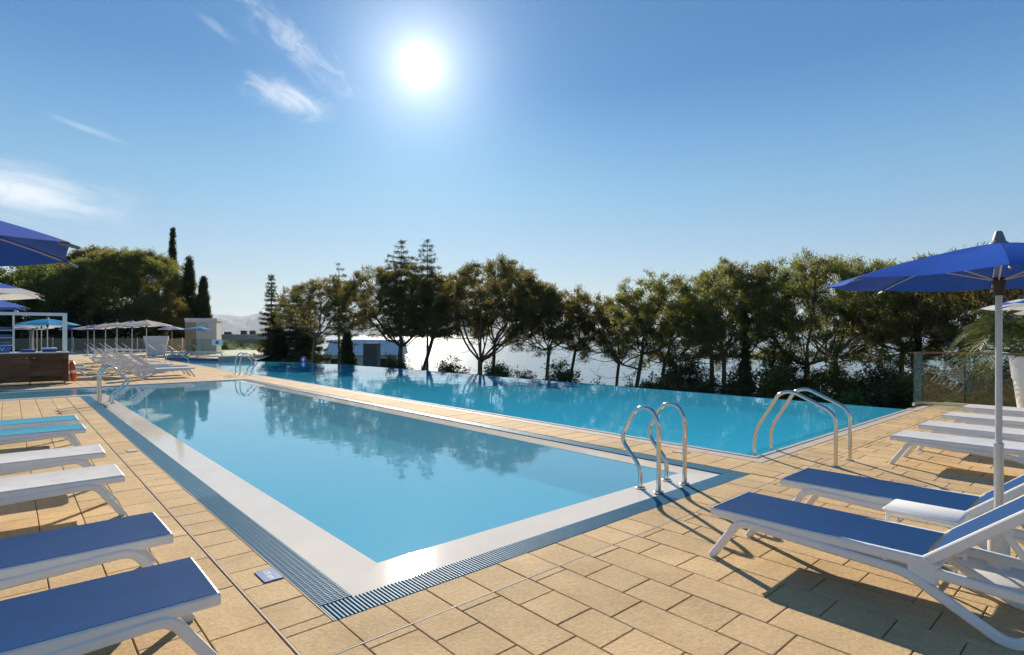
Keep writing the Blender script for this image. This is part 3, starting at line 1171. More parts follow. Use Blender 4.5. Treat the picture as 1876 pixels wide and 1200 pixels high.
def lounger(x, y, rotz, color, label, group, flat=False):
    """x,y = middle of the foot end; local +y points from head to foot"""
    e = empty('sun_lounger', (x, y, 0), rotz, label, 'sun lounger', group)
    for nm in ('side_rail', 'leg_frame', 'rear_rail'):
        add(nm, LM[nm + 'L'], e)
        add(nm, LM[nm + 'R'], e)
    for nm in ('foot_rail', 'backrest_frame', 'backrest_prop'):
        add(nm, LM[nm], e)
    for i in range(3):
        add('cross_bar', LM[f'cross_bar{i}'], e)
    add('seat_sling', LM['seat_' + color], e)
    add('backrest_sling', LM['back_' + color], e)
    return e


RG = 'loungers on the right-hand terrace'
for x, c, lab in [(4.215, 'blue', 'blue sling lounger nearest the camera at bottom right'),
                  (5.45, 'blue', 'second blue sling lounger behind the small white side table'),
                  (8.69, 'white', 'white lounger just beyond the blue pair on the right, nearest white one'),
                  (9.98, 'white', 'second white lounger on the right-hand terrace'),
                  (11.40, 'white', 'third white lounger on the right, second from the glass fence'),
                  (12.90, 'white', 'farthest white lounger on the right, nearest the glass fence')]:
    lounger(x, 2.165 + random.uniform(-.01, .01), rad(random.uniform(-.8, .8)), c, lab, RG)
LG = 'loungers along the left side of the front pool'
for y, c, lab in [(3.375, 'blue', 'blue sling lounger at the bottom left corner, nearest the camera'),
                  (4.49, 'blue', 'second blue sling lounger on the left, next to the white pair'),
                  (6.515, 'white', 'nearer of the two white loungers on the left side'),
                  (7.865, 'white', 'farther of the two white loungers on the left, beside the teal pair'),
                  (9.93, 'teal', 'nearer of the two teal loungers on the left side'),
                  (11.05, 'teal', 'farther of the two teal loungers on the left side')]:
    lounger(.79, y, rad(-90 + random.uniform(-.8, .8)), c, lab, LG)
FG = 'white loungers in the row beyond the front pool'
ordn = ['nearest', 'second', 'third', 'fourth', 'fifth', 'sixth', 'seventh', 'eighth', 'ninth', 'tenth']
for k, y in enumerate([24.75, 26.2, 28.5, 29.9, 31.8, 33.1, 35.5, 36.8, 39.3, 40.6]):
    lounger(5.42 + random.uniform(-.06, .06), y, rad(-90 + random.uniform(-2, 2)), 'blue' if k == 1 else ('cream' if k in (4, 6) else 'white'),
            f'{ordn[k]} lounger from the camera in the white row beyond the front pool', FG)
for k, (x, y) in enumerate([(2.25, 27.6), (2.3, 29.2), (2.25, 31.0)]):
    lounger(x, y, rad(-90), 'pale', ['pale blue lounger sticking out beside the orange lifebuoy', 'second pale blue lounger behind the towel kiosk end', 'third pale blue lounger behind the towel kiosk end'][k], 'pale loungers behind the towel kiosk')
BG = 'loungers in front of the back fence'
for k, (r_, d_) in enumerate([(-30.9, 48.2), (-31.8, 48.6), (-33.2, 49.3), (-34.0, 49.8), (-35.4, 50.6), (-36.2, 51.0)]):
    p = site(r_, d_)
    lounger(p.x, p.y, rad(-96), 'blue' if k in (0, 1, 4, 5) else 'cream',
            f'{["first", "second", "third", "fourth", "fifth", "sixth"][k]} lounger from the white planter in the row at the back fence', BG)
HG = 'loungers in front of the small hut'
for k, (r_, d_, c, lab) in enumerate([(-24.2, 41.2, 'white', 'white lounger beside the white planter, before the hut'), (-23.3, 41.3, 'cream', 'cream lounger in front of the tan hut panel'),
                                      (-22.1, 41.2, 'teal', 'turquoise lounger behind the small steel handrail'), (-21.1, 41.3, 'teal', 'turquoise lounger nearest the back glass fence')]):
    p = site(r_, d_)
    lounger(p.x, p.y, rad(-100), c, lab, HG)

# side table between the two blue loungers
st_ = empty('side_table', (4.83, 1.04, 0), rad(0), 'small white plastic side table between the two blue loungers', 'side table')
b = MB()
b.bbox((-.16, -.22, .385), (.16, .22, .412), .010)
b.bbox((-.145, -.205, .355), (.145, .205, .386), .006)
b.build('table_top', 'white_plastic', st_, True)
for sx in (-1, 1):
    for sy in (-1, 1):
        MB().tube([(sx * .135, sy * .19, .37), (sx * .15, sy * .205, 0)], .013, 8).build('leg', 'white_plastic', st_, True)
for sx in (-1, 1):
    MB().tube([(sx * .148, -.2, .10), (sx * .148, .2, .10)], .009, 6).build('stretcher', 'white_plastic', st_, True)
MB().tube([(-.14, .20, .20), (.14, .20, .20)], .009, 6).build('stretcher', 'white_plastic', st_, True)

# ------------------------------------------------------------------ umbrellas
UR = 1.03


def umb_z(t, ze, za):
    # convex near the crown, straightening to the rim
    return ze + (za - ze) * (1 - t ** 1.55) * (1 - .10 * math.sin(math.pi * t))


def umbrella_meshes(mats, stripes, n_ribs=8, R=UR, ze=2.02, za=2.265):
    D = {}
    sub, nt = 8, 14
    V, F, MI = [], [], []
    N = n_ribs * sub
    for j in range(nt + 1):
        t = .045 + (1 - .045) * j / nt
        for i in range(N):
            a = 2 * math.pi * i / N
            w = (i % sub) / sub
            dip = math.sin(math.pi * w)
            # flat cloth panels between the ribs, edge cut in a shallow arc
            chord = math.cos(math.pi / n_ribs) / math.cos((w - .5) * 2 * math.pi / n_ribs)
            rr = R * t * (chord * .75 + .25) * (1 - .035 * dip * t ** 4)
            V.append((rr * math.cos(a), rr * math.sin(a), umb_z(t, ze, za) - .030 * dip * t * (1 - .35 * t)))
    for j in range(nt):
        for i in range(N):
            a, c = j * N + i, j * N + (i + 1) % N
            F.append((a, a + N, c + N, c))
            MI.append((i // sub) % 2 if stripes == 'sectors' else stripes[j * len(stripes) // nt])
    me = arr_mesh('canopy', V, F, mats, MI)
    me.polygons.foreach_set('use_smooth', [True] * len(me.polygons))
    es = me.edges
    # keep the seams over the ribs crisp
    sh = me.attributes.new('sharp_edge', 'BOOLEAN', 'EDGE')
    ev = np.empty(len(es) * 2, dtype=np.int32)
    es.foreach_get('vertices', ev)
    ev = ev.reshape(-1, 2)
    shv = ((ev[:, 0] % N) % sub == 0) & ((ev[:, 1] % N) % sub == 0)
    sh.data.foreach_set('value', shv)
    D['canopy'] = me
    D['pole'] = MB().lathe([(.019, .62), (.019, 2.24)], 16).data('pole', 'alu_pole', True)
    D['lower_pole'] = MB().lathe([(.0, .04), (.026, .04), (.026, .90), (.029, .905), (.029, .915), (.020, .92), (.0, .92)], 16).data('lower_pole', 'alu_pole', True)
    D['base'] = MB().lathe([(.0, 0), (.27, 0), (.28, .02), (.275, .055), (.20, .075), (.06, .085), (.058, .36), (.045, .37), (.0, .37)], 28).data('base', 'concrete_white', True)
    D['cap'] = MB().lathe([(.0, za - .02), (.058, za - .02), (.055, za - .004), (.036, za + .012), (.034, za + .03), (.028, za + .045), (.024, za + .062), (.017, za + .078), (.0, za + .08)], 20).data('cap', 'grey_plastic', True)
    hz = ze - .02
    D['hub'] = MB().lathe([(.0, hz - .09), (.030, hz - .09), (.034, hz - .02), (.040, hz), (.036, hz + .03), (.0, hz + .03)], 18).data('hub', 'dark_plastic', True)
    rib = MB()
    pts = []
    for j in range(13):
        t = .05 + .985 * j / 12
        pts.append((R * t, 0, umb_z(min(t, 1.0), ze, za) - .010 - (.012 if t > 1 else 0)))
    rib.tube(pts, .0045, 5)
    D['rib'] = rib.data('rib', 'alu_pole', True)
    D['strut'] = MB().tube([(.035, 0, hz + .015), (R * .50, 0, umb_z(.50, ze, za) - .018)], .005, 5).data('strut', 'alu_pole', True)
    D['tip'] = MB().tube([(R * .965, 0, umb_z(.965, ze, za) - .014), (R * 1.03, 0, umb_z(1, ze, za) - .022)], [.009, .007], 8).data('tip', 'grey_plastic', True)
    return D


UM = {
    'blue': umbrella_meshes(['canopy_blue'], [0]),
    'cream': umbrella_meshes(['canopy_cream'], [0]),
    'white': umbrella_meshes(['canopy_white'], [0]),
    'teal': umbrella_meshes(['canopy_teal'], [0]),
    'striped': umbrella_meshes(['canopy_white', 'canopy_blue'], [0, 0, 1, 1, 0, 0, 1, 1, 0, 0, 1, 1, 0, 0]),
    'panels': umbrella_meshes(['canopy_cream', 'canopy_blue'], 'sectors'),
}


def umbrella(x, y, kind, label, group, rot=0.0, full=True, dz=0.0, tilt=(0, 0)):
    e = empty('parasol', (x, y, 0), rot, label, 'parasol', group)
    D = UM[kind]
    add('base', D['base'], e)
    add('lower_pole', D['lower_pole'], e)
    for nm in ('pole', 'canopy', 'cap', 'hub'):
        add(nm, D[nm], e)
    if full:
        for k in range(8):
            for nm in ('rib', 'strut', 'tip'):
                add(nm, D[nm], e, None, 2 * math.pi * k / 8)
    return e


PG = 'parasols by the pool'
umbrella(4.98, .66, 'blue', 'large blue parasol at the right edge over the blue loungers', PG, rad(10))
umbrella(10.75, .60, 'striped', 'blue and white striped parasol behind the right-hand pole', PG, rad(5))
umbrella(13.9, .62, 'cream', 'cream parasol low behind the striped one at the right edge', PG, rad(14))
umbrella(-.74, 3.34, 'blue', 'blue parasol cut off at the left edge, highest one there', PG, rad(19))
umbrella(-.72, 7.22, 'striped', 'striped parasol at the left edge below the big blue one', PG, rad(20))
umbrella(-.78, 10.55, 'blue', 'blue parasol tip at the left edge just above the kiosk frame', PG, rad(24))
KG = 'parasols in the row behind the towel kiosk'
for k, (x, y, c) in enumerate([(1.15, 29.0, 'teal'), (1.15, 34.5, 'white'), (1.12, 39.0, 'white'), (1.15, 46.0, 'white'), (1.2, 51.0, 'blue'), (1.25, 58.5, 'white')]):
    umbrella(x, y, c, ['turquoise parasol seen through the white kiosk frame', 'white parasol directly behind the turquoise one in the kiosk frame', 'third parasol pole from the right inside the kiosk frame',
                       'fourth parasol pole from the right inside the kiosk frame', 'fifth parasol pole from the right inside the kiosk frame', 'farthest parasol pole inside the kiosk frame'][k], KG, rad(k * 13), full=k < 2)
WG = 'parasols over the white lounger row'
for k, (x, y, c) in enumerate([(4.55, 29.4, 'cream'), (4.40, 32.2, 'panels'), (4.30, 36.4, 'cream'), (4.22, 40.4, 'panels'), (4.40, 48.3, 'cream'), (4.45, 53.0, 'panels'), (4.1, 62.0, 'panels')]):
    umbrella(x, y, c, ['cream parasol nearest the white planter over the lounger row', 'blue panelled parasol just left of the near cream one', 'cream parasol between two blue panelled ones',
                       'second blue panelled parasol from the planter', 'small cream parasol farther along the lounger row', 'third blue panelled parasol, far along the row', 'leftmost blue panelled parasol of the row beside the kiosk frame'][k], WG, rad(k * 17), full=k < 3)
p = site(-26.6, 44.2)
umbrella(p.x, p.y, 'striped', 'pale striped parasol in front of the small hut', WG, .3)
p = site(-24.4, 44.0)
umbrella(p.x, p.y, 'teal', 'turquoise parasol in front of the small hut', WG, .1)

# ------------------------------------------------------------------ pool ladders and handrails
def rails(name, label, cat, xs, prof, r=.0235, flange=(0,), rounding=.12, axis='y'):
    """pairs of bent steel tubes; prof = (along, height) points"""
    e = empty(name, (xs[0] if axis == 'y' else prof[0][0], prof[0][0] if axis == 'y' else xs[0], 0), 0, label, cat)
    ox, oy = e.location.x, e.location.y
    for x in xs:
        pp = [((x, a, z) if axis == 'y' else (a, x, z)) for a, z in prof]
        pp = [(p[0] - ox, p[1] - oy, p[2]) for p in fillet(pp, rounding, 10)] if rounding else pp
        t = MB().tube(pp, r, 14).build('rail', 'steel', e, True)
        for i in flange:
            a, z = prof[i]
            c = ((x - ox, a - oy, 0) if axis == 'y' else (a - ox, x - oy, 0))
            f = MB().lathe([(.0, -.008), (.052, -.008), (.052, .004), (.044, .009), (.026, .012), (.0, .012)], 20, c).build('flange', 'steel', e, True)
    return e


rails('pool_ladder', 'curved steel grab rails at the near corner of the front pool', 'pool ladder', [5.075, 5.575],
      [(3.39, -.012), (3.39, .72), (3.47, .86), (3.66, .86), (3.89, .50), (3.62, .22), (3.62, -.012)], flange=(0, -1), rounding=.13)
rails('pool_handrail', 'angled steel entry handrails at the corner of the infinity pool', 'handrail', [7.69, 8.20],
      [(2.57, 0.), (2.57, .66), (3.10, .90), (3.26, .86), (3.60, .30), (3.60, -.5)], flange=(0,), rounding=.14)
rails('pool_ladder', 'small curved steel grab rails at the far left of the front pool', 'pool ladder', [16.45, 16.95],
      [(1.62, -.012), (1.62, .68), (1.72, .86), (1.88, .86), (2.22, .48), (1.86, .16), (1.86, -.012)], flange=(0, -1), rounding=.14, axis='x')
rails('pool_ladder', 'curved steel grab rails on the walkway by the far infinity pool', 'pool ladder', [24.5, 25.1],
      [(7.02, 0), (7.02, .62), (7.16, .86), (7.34, .86), (7.72, .48), (7.46, .16), (7.46, -.04)], flange=(0, -1), rounding=.14, axis='x')
rails('pool_handrail', 'single slanting steel handrail before the turquoise loungers', 'handrail', [39.6],
      [(7.15, 0), (7.15, .92), (7.25, .94), (8.35, .05), (8.35, -.3)], flange=(0,), rounding=.06, axis='x')

# ------------------------------------------------------------------ glass balustrades
def balustrade(name, label, pts, z0, z1, wood=True, post=False):
    e = empty(name, (*pts[0], 0), 0, label, 'glass fence')
    ox, oy = pts[0]
    for (a, b) in zip(pts[:-1], pts[1:]):
        A_, B_ = Vector((*a, 0)), Vector((*b, 0))
        d = (B_ - A_)
        n = max(1, round(d.length / 1.45))
        u = d.normalized()
        nn = Vector((-u.y, u.x, 0)) * .008
        for k in range(n):
            p, q = A_ + d * (k / n) + u * .012, A_ + d * ((k + 1) / n) - u * .012
            m = MB()
            q4 = [p - nn, q - nn, q + nn, p + nn]
            bot = [(v.x - ox, v.y - oy, z0) for v in q4]
            top = [(v.x - ox, v.y - oy, z1) for v in q4]
            m.face([bot[0], bot[1], top[1], top[0]], 0).face([bot[2], bot[3], top[3], top[2]], 0)
            m.face([bot[1], bot[2], top[2], top[1]], 1).face([bot[3], bot[0], top[0], top[3]], 1).face(top, 1)
            m.build('glass_panel', ['clear_glass', 'green_glass'], e)
        sh = MB()
        wall = [(A_ - nn * 3), (B_ - nn * 3), (B_ + nn * 3), (A_ + nn * 3)]
        sh.face([(v.x - ox, v.y - oy, z0 + .03) for v in wall])
        for i in range(4):
            j = (i + 1) % 4
            sh.face([(wall[i].x - ox, wall[i].y - oy, z0 - .04), (wall[j].x - ox, wall[j].y - oy, z0 - .04), (wall[j].x - ox, wall[j].y - oy, z0 + .03), (wall[i].x - ox, wall[i].y - oy, z0 + .03)])
        sh.build('base_channel', 'trim_metal', e)
    if wood:
        hp = [(x - ox, y - oy, z1 + .012) for x, y in pts]
        MB().tube(hp, .022, 8).build('handrail', 'rail_wood', e, True)
    return e


balustrade('glass_fence', 'clear glass fence with wooden handrail at the right end of the pool', [(15.72, 3.60), (16.16, 3.52), (16.30, 2.75), (16.45, -6.5)], 0.02, 1.20)
balustrade('glass_fence', 'frameless glass fence on the wall at the far end of the infinity pool', [(11.55, 37.3), (9.75, 38.55), (8.6, 41.2), (10.2, 47.5)], .26, 1.33, wood=False)

nt_ = empty('notice', (9.70, 38.48, .95), rad(-33), 'small white notice with a blue mark on the far glass fence', 'sign')
MB().box((-.30, -.035, 0), (.30, -.022, .36)).build('board', 'white_print', nt_)
MB().box((-.09, -.040, .09), (.09, -.0355, .27)).build('mark', 'sign_blue', nt_)

# right-hand planter with palm
pl = empty('planter', (14.55, 1.38, 0), 0, 'tall white tapered planter at the right edge holding a palm', 'planter')
MB().lathe([(.0, 0), (.24, 0), (.25, .02), (.345, .80), (.36, .80), (.40, 1.22), (.385, 1.235), (.36, 1.22), (.34, 1.12), (.0, 1.12)], 40).build('pot', 'white_plastic', pl, True)
MB().lathe([(.0, 1.122), (.34, 1.122), (.0, 1.16)], 24).build('soil', 'soil', pl)


def frond_mesh(L, droop, seed, nl=34):
    rr = np.random.default_rng(seed)
    V, F = [], []
    pts = []
    for i in range(16):
        t = i / 15
        pts.append(Vector((L * (t * (1 - .18 * t * t)), 0, L * (.62 * t - droop * t ** 2.2))))
    mb = MB().tube([tuple(p) for p in pts], [.016 * (1 - .85 * i / 15) for i in range(16)], 5)
    V += mb.v
    tri = []
    for f in mb.f:
        for k in range(1, len(f) - 1):
            tri.append((f[0], f[k], f[k + 1]))
    for i in range(nl):
        t = .14 + .86 * i / nl
        k = min(14, int(t * 15))
        w = t * 15 - k
        p = pts[k].lerp(pts[k + 1], w)
        tg = (pts[k + 1] - pts[k]).normalized()
        ll = L * (.38 * math.sin(math.pi * (t * .80 + .17)) + .07)
        for s in (-1, 1):
            d = (tg * (.55 + .3 * t) + Vector((0, s, 0)) * .8 + Vector((0, 0, .25 + rr.normal(0, .10)))).normalized()
            e = p + d * ll + Vector((0, 0, -.20 * ll * (1 + rr.random())))
            m_ = p + d * ll * .5 + Vector((0, 0, .0))
            sd = tg * .014
            n0 = len(V)
            V += [tuple(p - sd * .5), tuple(p + sd * .5), tuple(m_ - sd), tuple(m_ + sd), tuple(e)]
            tri += [(n0, n0 + 1, n0 + 3), (n0, n0 + 3, n0 + 2), (n0 + 2, n0 + 3, n0 + 4)]
    return arr_mesh('frond', V, tri, 'palm_leaf')


palm = empty('palm', (14.55, 1.38, 1.13), 0, 'fan of feathery palm fronds growing from the right-hand planter', 'palm')
MB().lathe([(.0, 0), (.10, 0), (.13, .12), (.12, .30), (.08, .42), (.0, .46)], 12).build('trunk', 'bark', palm)
fm = [frond_mesh(1.45, .55, 1), frond_mesh(1.35, .85, 2), frond_mesh(1.2, .30, 3), frond_mesh(1.5, 1.05, 4)]
for k in range(26):
    f = add('frond', fm[k % 4], palm, (0, 0, .36))
    f.rotation_euler = (random.uniform(-.2, .2), random.uniform(-.35, .15), k * 2.399)

# ------------------------------------------------------------------ towel kiosk
ki = empty('towel_kiosk', (0, 24.0, 0), 0, 'towel kiosk with dark wood counter and white frame at the left', 'kiosk')
x0, x1 = -3.2, 1.50
b = MB().box((x0, .03, .09), (x1, .75, 1.02))
b.build('counter_body', 'dark_wood', ki)
for a, c in ((-3.19, -2.19), (-2.18, -1.18), (-1.17, .515), (.525, 1.335), (1.345, 1.50)):
    pn = empty('door_panel', (0, 0, 0))
    pn.parent = ki
    for q in range(5):
        z0 = .10 + q * .184
        MB().bbox((a, .004, z0), (c, .028, z0 + .181), .002).build('plank', 'dark_wood', pn)
for xk in (.43, .61):
    MB().lathe([(0, 0), (.016, 0), (.020, .012), (.012, .025), (0, .027)], 14).build('knob', 'steel', ki, True)
    bpy.context.view_layer.update()
    o = COL.objects[-1]
    o.location = (xk, .004, .87)
    o.rotation_euler = (rad(90), 0, 0)
MB().bbox((x0 - .02, -.02, 1.022), (x1 + .02, .78, 1.06), .006).build('counter_top', 'white_plastic', ki)
MB().bbox((x0, .02, .045), (x1, .06, .07), .004).build('base_rail', 'trim_metal', ki)
for xk in (-2.2, .52, 1.40):
    w = MB().lathe([(0, -.02), (.045, -.02), (.045, .02), (0, .02)], 14)
    w.v = [(v[2], v[0], v[1]) for v in w.v]
    w.build('caster', 'dark_plastic', ki, True).location = (xk, .10, .045)
MB().bbox((1.36, .30, 1.062), (1.48, .42, 2.36), .006).build('frame_post', 'white_plastic', ki)
MB().bbox((.09, .33, 1.062), (.145, .41, 2.26), .006).build('frame_post', 'white_plastic', ki)
MB().bbox((x0, .30, 2.262), (1.358, .42, 2.36), .006).build('frame_beam', 'white_plastic', ki)
MB().bbox((x0, .30, 1.062), (x0 + .12, .42, 2.26), .006).build('frame_post', 'white_plastic', ki)
SH = [1.28, 1.52, 1.76]
for z in SH:
    MB().bbox((x0 + .12, .20, z), (.089, .50, z + .02), .004).build('shelf', 'white_plastic', ki)


def towel_stack(x, y, z, n, w, l, lab, m='towel_blue', rot=0.0):
    e = empty('towel_stack', (x, y, z), rot, lab, 'towels', 'folded towels on the kiosk')
    for k in range(n):
        h = .045
        b = MB()
        b.bbox((-w / 2 + random.uniform(-.01, .01), -l / 2, k * h), (w / 2 + random.uniform(-.01, .01), l / 2, k * h + h - .002), .016)
        b.build('towel', m if k < n - 1 or m != 'towel_blue' or n < 3 else 'towel_white', e, True)
    return e


towel_stack(.47, 24.30, 1.06, 2, .38, .34, 'low flat blue towel pile on the kiosk counter')
towel_stack(1.02, 24.32, 1.06, 3, .38, .34, 'taller blue towel pile under the turquoise parasol on the counter')
for i, z in enumerate(SH):
    for j, x in enumerate((-1.95, -1.36, -.77, -.19)):
        towel_stack(x, 24.35, z + .02, 2, .52, .28, f'blue towel pile on the {["lowest", "middle", "top"][i]} kiosk shelf, {["fourth", "third", "second", "first"][j]} from the post')
tb = empty('lettered_box', (-.66, 24.34, 1.06), 0, 'blue box with white reversed lettering on the counter at the far left', 'box')
MB().bbox((-.70, -.14, 0), (.70, .14, .19), .008).build('box_body', 'towel_blue', tb)
lettering('VALAMAR', .17, 'white_print', tb, (.14, -.1425, .095), (rad(90), 0, 0), 1.15, True)

# lifebuoy standing at the kiosk end
lb = empty('lifebuoy', (1.62, 24.12, 0.40), 0, 'orange lifebuoy with white bands at the end of the kiosk', 'lifebuoy')


def torus(R_, r_, a0, a1, n, seg, mat, name, parent, sc=1.0):
    V, F = [], []
    for i in range(n + 1):
        a = a0 + (a1 - a0) * i / n
        for j in range(seg):
            q = 2 * math.pi * j / seg
            rr = R_ + r_ * sc * math.cos(q)
            V.append((r_ * sc * math.sin(q), rr * math.cos(a), rr * math.sin(a)))
    for i in range(n):
        for j in range(seg):
            a_, c_ = i * seg + j, i * seg + (j + 1) % seg
            F.append((a_, c_, c_ + seg, a_ + seg))
    o = add(name, arr_mesh(name, V, F, mat), parent)
    o.data.polygons.foreach_set('use_smooth', [True] * len(o.data.polygons))
    return o


torus(.28, .075, 0, 2 * math.pi, 40, 14, 'orange', 'ring', lb)
for k in range(4):
    torus(.28, .075, math.pi / 2 * k - .12, math.pi / 2 * k + .12, 6, 14, 'white_plastic', 'band', lb, 1.04)
lb.rotation_euler = (0, rad(-4), 0)

# ------------------------------------------------------------------ far left: planter, hut, fences, buildings
p = site(-28.2, 44.8)
pb = empty('planter', p, rad(-12), 'large square white planter beside the small hut', 'planter')
def frustum(mb, w0, w1, z0, z1, mi=0):
    q0 = [(-w0, -w0, z0), (w0, -w0, z0), (w0, w0, z0), (-w0, w0, z0)]
    q1 = [(-w1, -w1, z1), (w1, -w1, z1), (w1, w1, z1), (-w1, w1, z1)]
    mb.face(q0[::-1], mi).face(q1, mi)
    for i in range(4):
        j = (i + 1) % 4
        mb.face([q0[i], q0[j], q1[j], q1[i]], mi)
    return mb
frustum(MB(), .62, .76, 0, 1.12).build('body', 'white_plastic', pb)
frustum(MB(), .80, .83, 1.122, 1.48).build('rim', 'white_plastic', pb)

p = site(-25.6, 46.5)
hu = empty('hut', p, rad(-24), 'small cream rendered hut with tan side panel behind the turquoise parasol', 'hut')
MB().box((-1.15, 0, 0), (1.15, 2.2, 2.72)).build('wall', 'render_cream', hu)
MB().box((-1.20, -.05, 2.722), (1.20, 2.25, 2.95)).build('roof', 'roof_white', hu)
MB().box((-1.17, -.012, 0.02), (-.35, -.002, 2.60)).build('side_panel', 'render_tan', hu)
lo = MB()
ring = [(.33 * math.cos(a), 0, .33 * math.sin(a)) for a in np.linspace(0, 2 * math.pi, 33)]
lo.tube([(x + .15, -.02, z + 2.25) for x, y, z in ring], .018, 6, caps=False)
lo.tube([(.02, -.02, 2.16), (.12, -.02, 2.30), (.20, -.02, 2.17), (.30, -.02, 2.28)], .014, 6)
lo.build('emblem', 'sign_blue', hu)

fe = empty('back_fence', (0, 0, 0), 0, 'low slatted fence along the back of the terrace behind the loungers', 'fence')
fa, fb = site(-58, 59), site(-28.2, 52)
dv = fb - fa
npk = 170
pk = MB()
for k in range(npk + 1):
    q = fa + dv * (k / npk)
    hgt = 1.22 + random.uniform(-.02, .02)
    pk.box((q.x - .06, q.y - .012, .05), (q.x + .06, q.y + .012, hgt))
tag(pk.build('picket_run', 'fence_wood', fe), kind='stuff')
for k in range(0, 13):
    q = fa + dv * (k / 12)
    MB().box((q.x - .04, q.y - .09, 0), (q.x + .04, q.y - .02, 1.32)).build('post', 'alu_pole', fe)

pbd = site(-38.6, 74)
bd = empty('flat_building', pbd, rad(-26), 'low flat roofed beige building behind the back glass fence', 'building')
MB().box((-2.8, 0, -3.5), (9.5, 8, .92)).build('wall', 'render_cream', bd)
MB().box((-3.4, -1.0, .922), (10.2, 8.5, 1.62)).build('roof', 'roof_beige', bd)
for k in range(6):
    w = MB().box((-2.5 + k * 1.9, -.03, -1.2), (-.8 + k * 1.9, -.005, .55)).build('window', 'window_dark', bd)
for xk, w, h in ((-2.6, .45, .35), (.6, .9, .32), (2.6, .75, .5), (3.7, .75, .5), (6.3, .9, .6)):
    MB().bbox((xk, 1.0, 1.622), (xk + w, 1.8, 1.622 + h), .02).build('roof_unit', 'hvac', bd)

pbd = site(-23.5, 84)
bd = empty('gabled_building', pbd, rad(-38), 'low white building with pale pitched roof glimpsed behind the pines', 'building')
MB().box((-4, 0, -6), (6.5, 8, -1.35)).build('wall', 'render_cream', bd)
r_ = MB()
r_.face([(-4.4, -.5, -1.5), (7, -.5, -1.5), (7, 4, .75), (-4.4, 4, .75)])
r_.face([(-4.4, 8.5, -1.5), (-4.4, 4, .75), (7, 4, .75), (7, 8.5, -1.5)])
r_.face([(-4.4, -.5, -1.5), (-4.4, 4, .75), (-4.4, 8.5, -1.5)])
r_.face([(7, -.5, -1.5), (7, 8.5, -1.5), (7, 4, .75)])
r_.build('roof', 'roof_white', bd)
for k in range(4):
    MB().box((-3.4 + k * 2.4, -.03, -3.4), (-1.9 + k * 2.4, -.005, -2.0)).build('window', 'window_dark', bd)
pbd = site(-18.6, 74)
bd = empty('grey_tower', pbd, rad(-41), 'plain grey concrete block standing beside the pale roof', 'building')
MB().box((-.9, 0, -7), (.9, 2.2, .35)).build('wall', 'bark_grey', bd)
MB().box((-.92, -.06, .352), (.95, 2.3, .45)).build('roof', 'bark_grey', bd)

p = site(-12.55, 34.0)
sg = empty('round_sign', (p.x, p.y, -1.9), rad(-41), 'small round blue sign just above the infinity edge', 'sign')
MB().tube([(0, 0.02, 0), (0, .02, 1.95)], .03, 8).build('post', 'alu_pole', sg)
dsk = MB().lathe([(0, -.012), (.17, -.012), (.17, .012), (0, .012)], 28)
dsk.v = [(v[0], -.015 + v[2], 2.02 + v[1]) for v in dsk.v]
dsk.build('disc', 'bright_blue', sg)
ar = MB()
ar.box((-.025, -.034, 1.92), (.025, -.03, 2.12))
ar.box((-.08, -.034, 2.0), (.08, -.0301, 2.04))
ar.build('symbol', 'white_print', sg)

# ------------------------------------------------------------------ vegetation
def prisms(P0, P1, R0, R1, seg=5):
    """many tapered branch pieces at once"""
    P0, P1, R0, R1 = (np.asarray(a, dtype=float) for a in (P0, P1, R0, R1))
    T = P1 - P0
    T /= np.maximum(np.linalg.norm(T, axis=1, keepdims=True), 1e-6)
    ref = np.where(np.abs(T[:, 2:3]) < .9, np.array([[0, 0, 1.]]), np.array([[1., 0, 0]]))
    N = np.cross(T, ref)
    N /= np.linalg.norm(N, axis=1, keepdims=True)
    Bn = np.cross(T, N)
    a = np.arange(seg) * 2 * np.pi / seg
    ca, sa = np.cos(a)[None, :, None], np.sin(a)[None, :, None]
    ringdir = N[:, None, :] * ca + Bn[:, None, :] * sa
    A = P0[:, None, :] + ringdir * R0[:, None, None]
    Bq = P1[:, None, :] + ringdir * R1[:, None, None]
    V = np.concatenate([A, Bq], axis=1).reshape(-1, 3)
    k = np.arange(len(P0))[:, None] * (2 * seg)
    j = np.arange(seg)[None, :]
    jn = (j + 1) % seg
    F = np.stack([k + j, k + jn, k + seg + jn, k + seg + j], axis=2).reshape(-1, 4)
    return V, F


def needles(centres, normals, n, spread, length, width, rng, up=0.35, jit=0.9):
    """tufts of thin leaf blades round each centre"""
    C = np.repeat(np.asarray(centres), n, axis=0)
    Nn = np.repeat(np.asarray(normals), n, axis=0)
    M = len(C)
    C = C + rng.normal(0, 1, (M, 3)) * spread * np.array([1, 1, .75])
    D = Nn * .7 + rng.normal(0, 1, (M, 3)) * jit + np.array([0, 0, up])
    D /= np.linalg.norm(D, axis=1, keepdims=True)
    W = np.cross(D, rng.normal(0, 1, (M, 3)))
    W /= np.maximum(np.linalg.norm(W, axis=1, keepdims=True), 1e-6)
    L = length * rng.uniform(.6, 1.3, (M, 1))
    ww = width * rng.uniform(.6, 1.3, (M, 1))
    V = np.stack([C - W * ww * .5, C + W * ww * .5, C + D * L], axis=1).reshape(-1, 3)
    F = np.arange(M * 3).reshape(-1, 3)
    return V, F


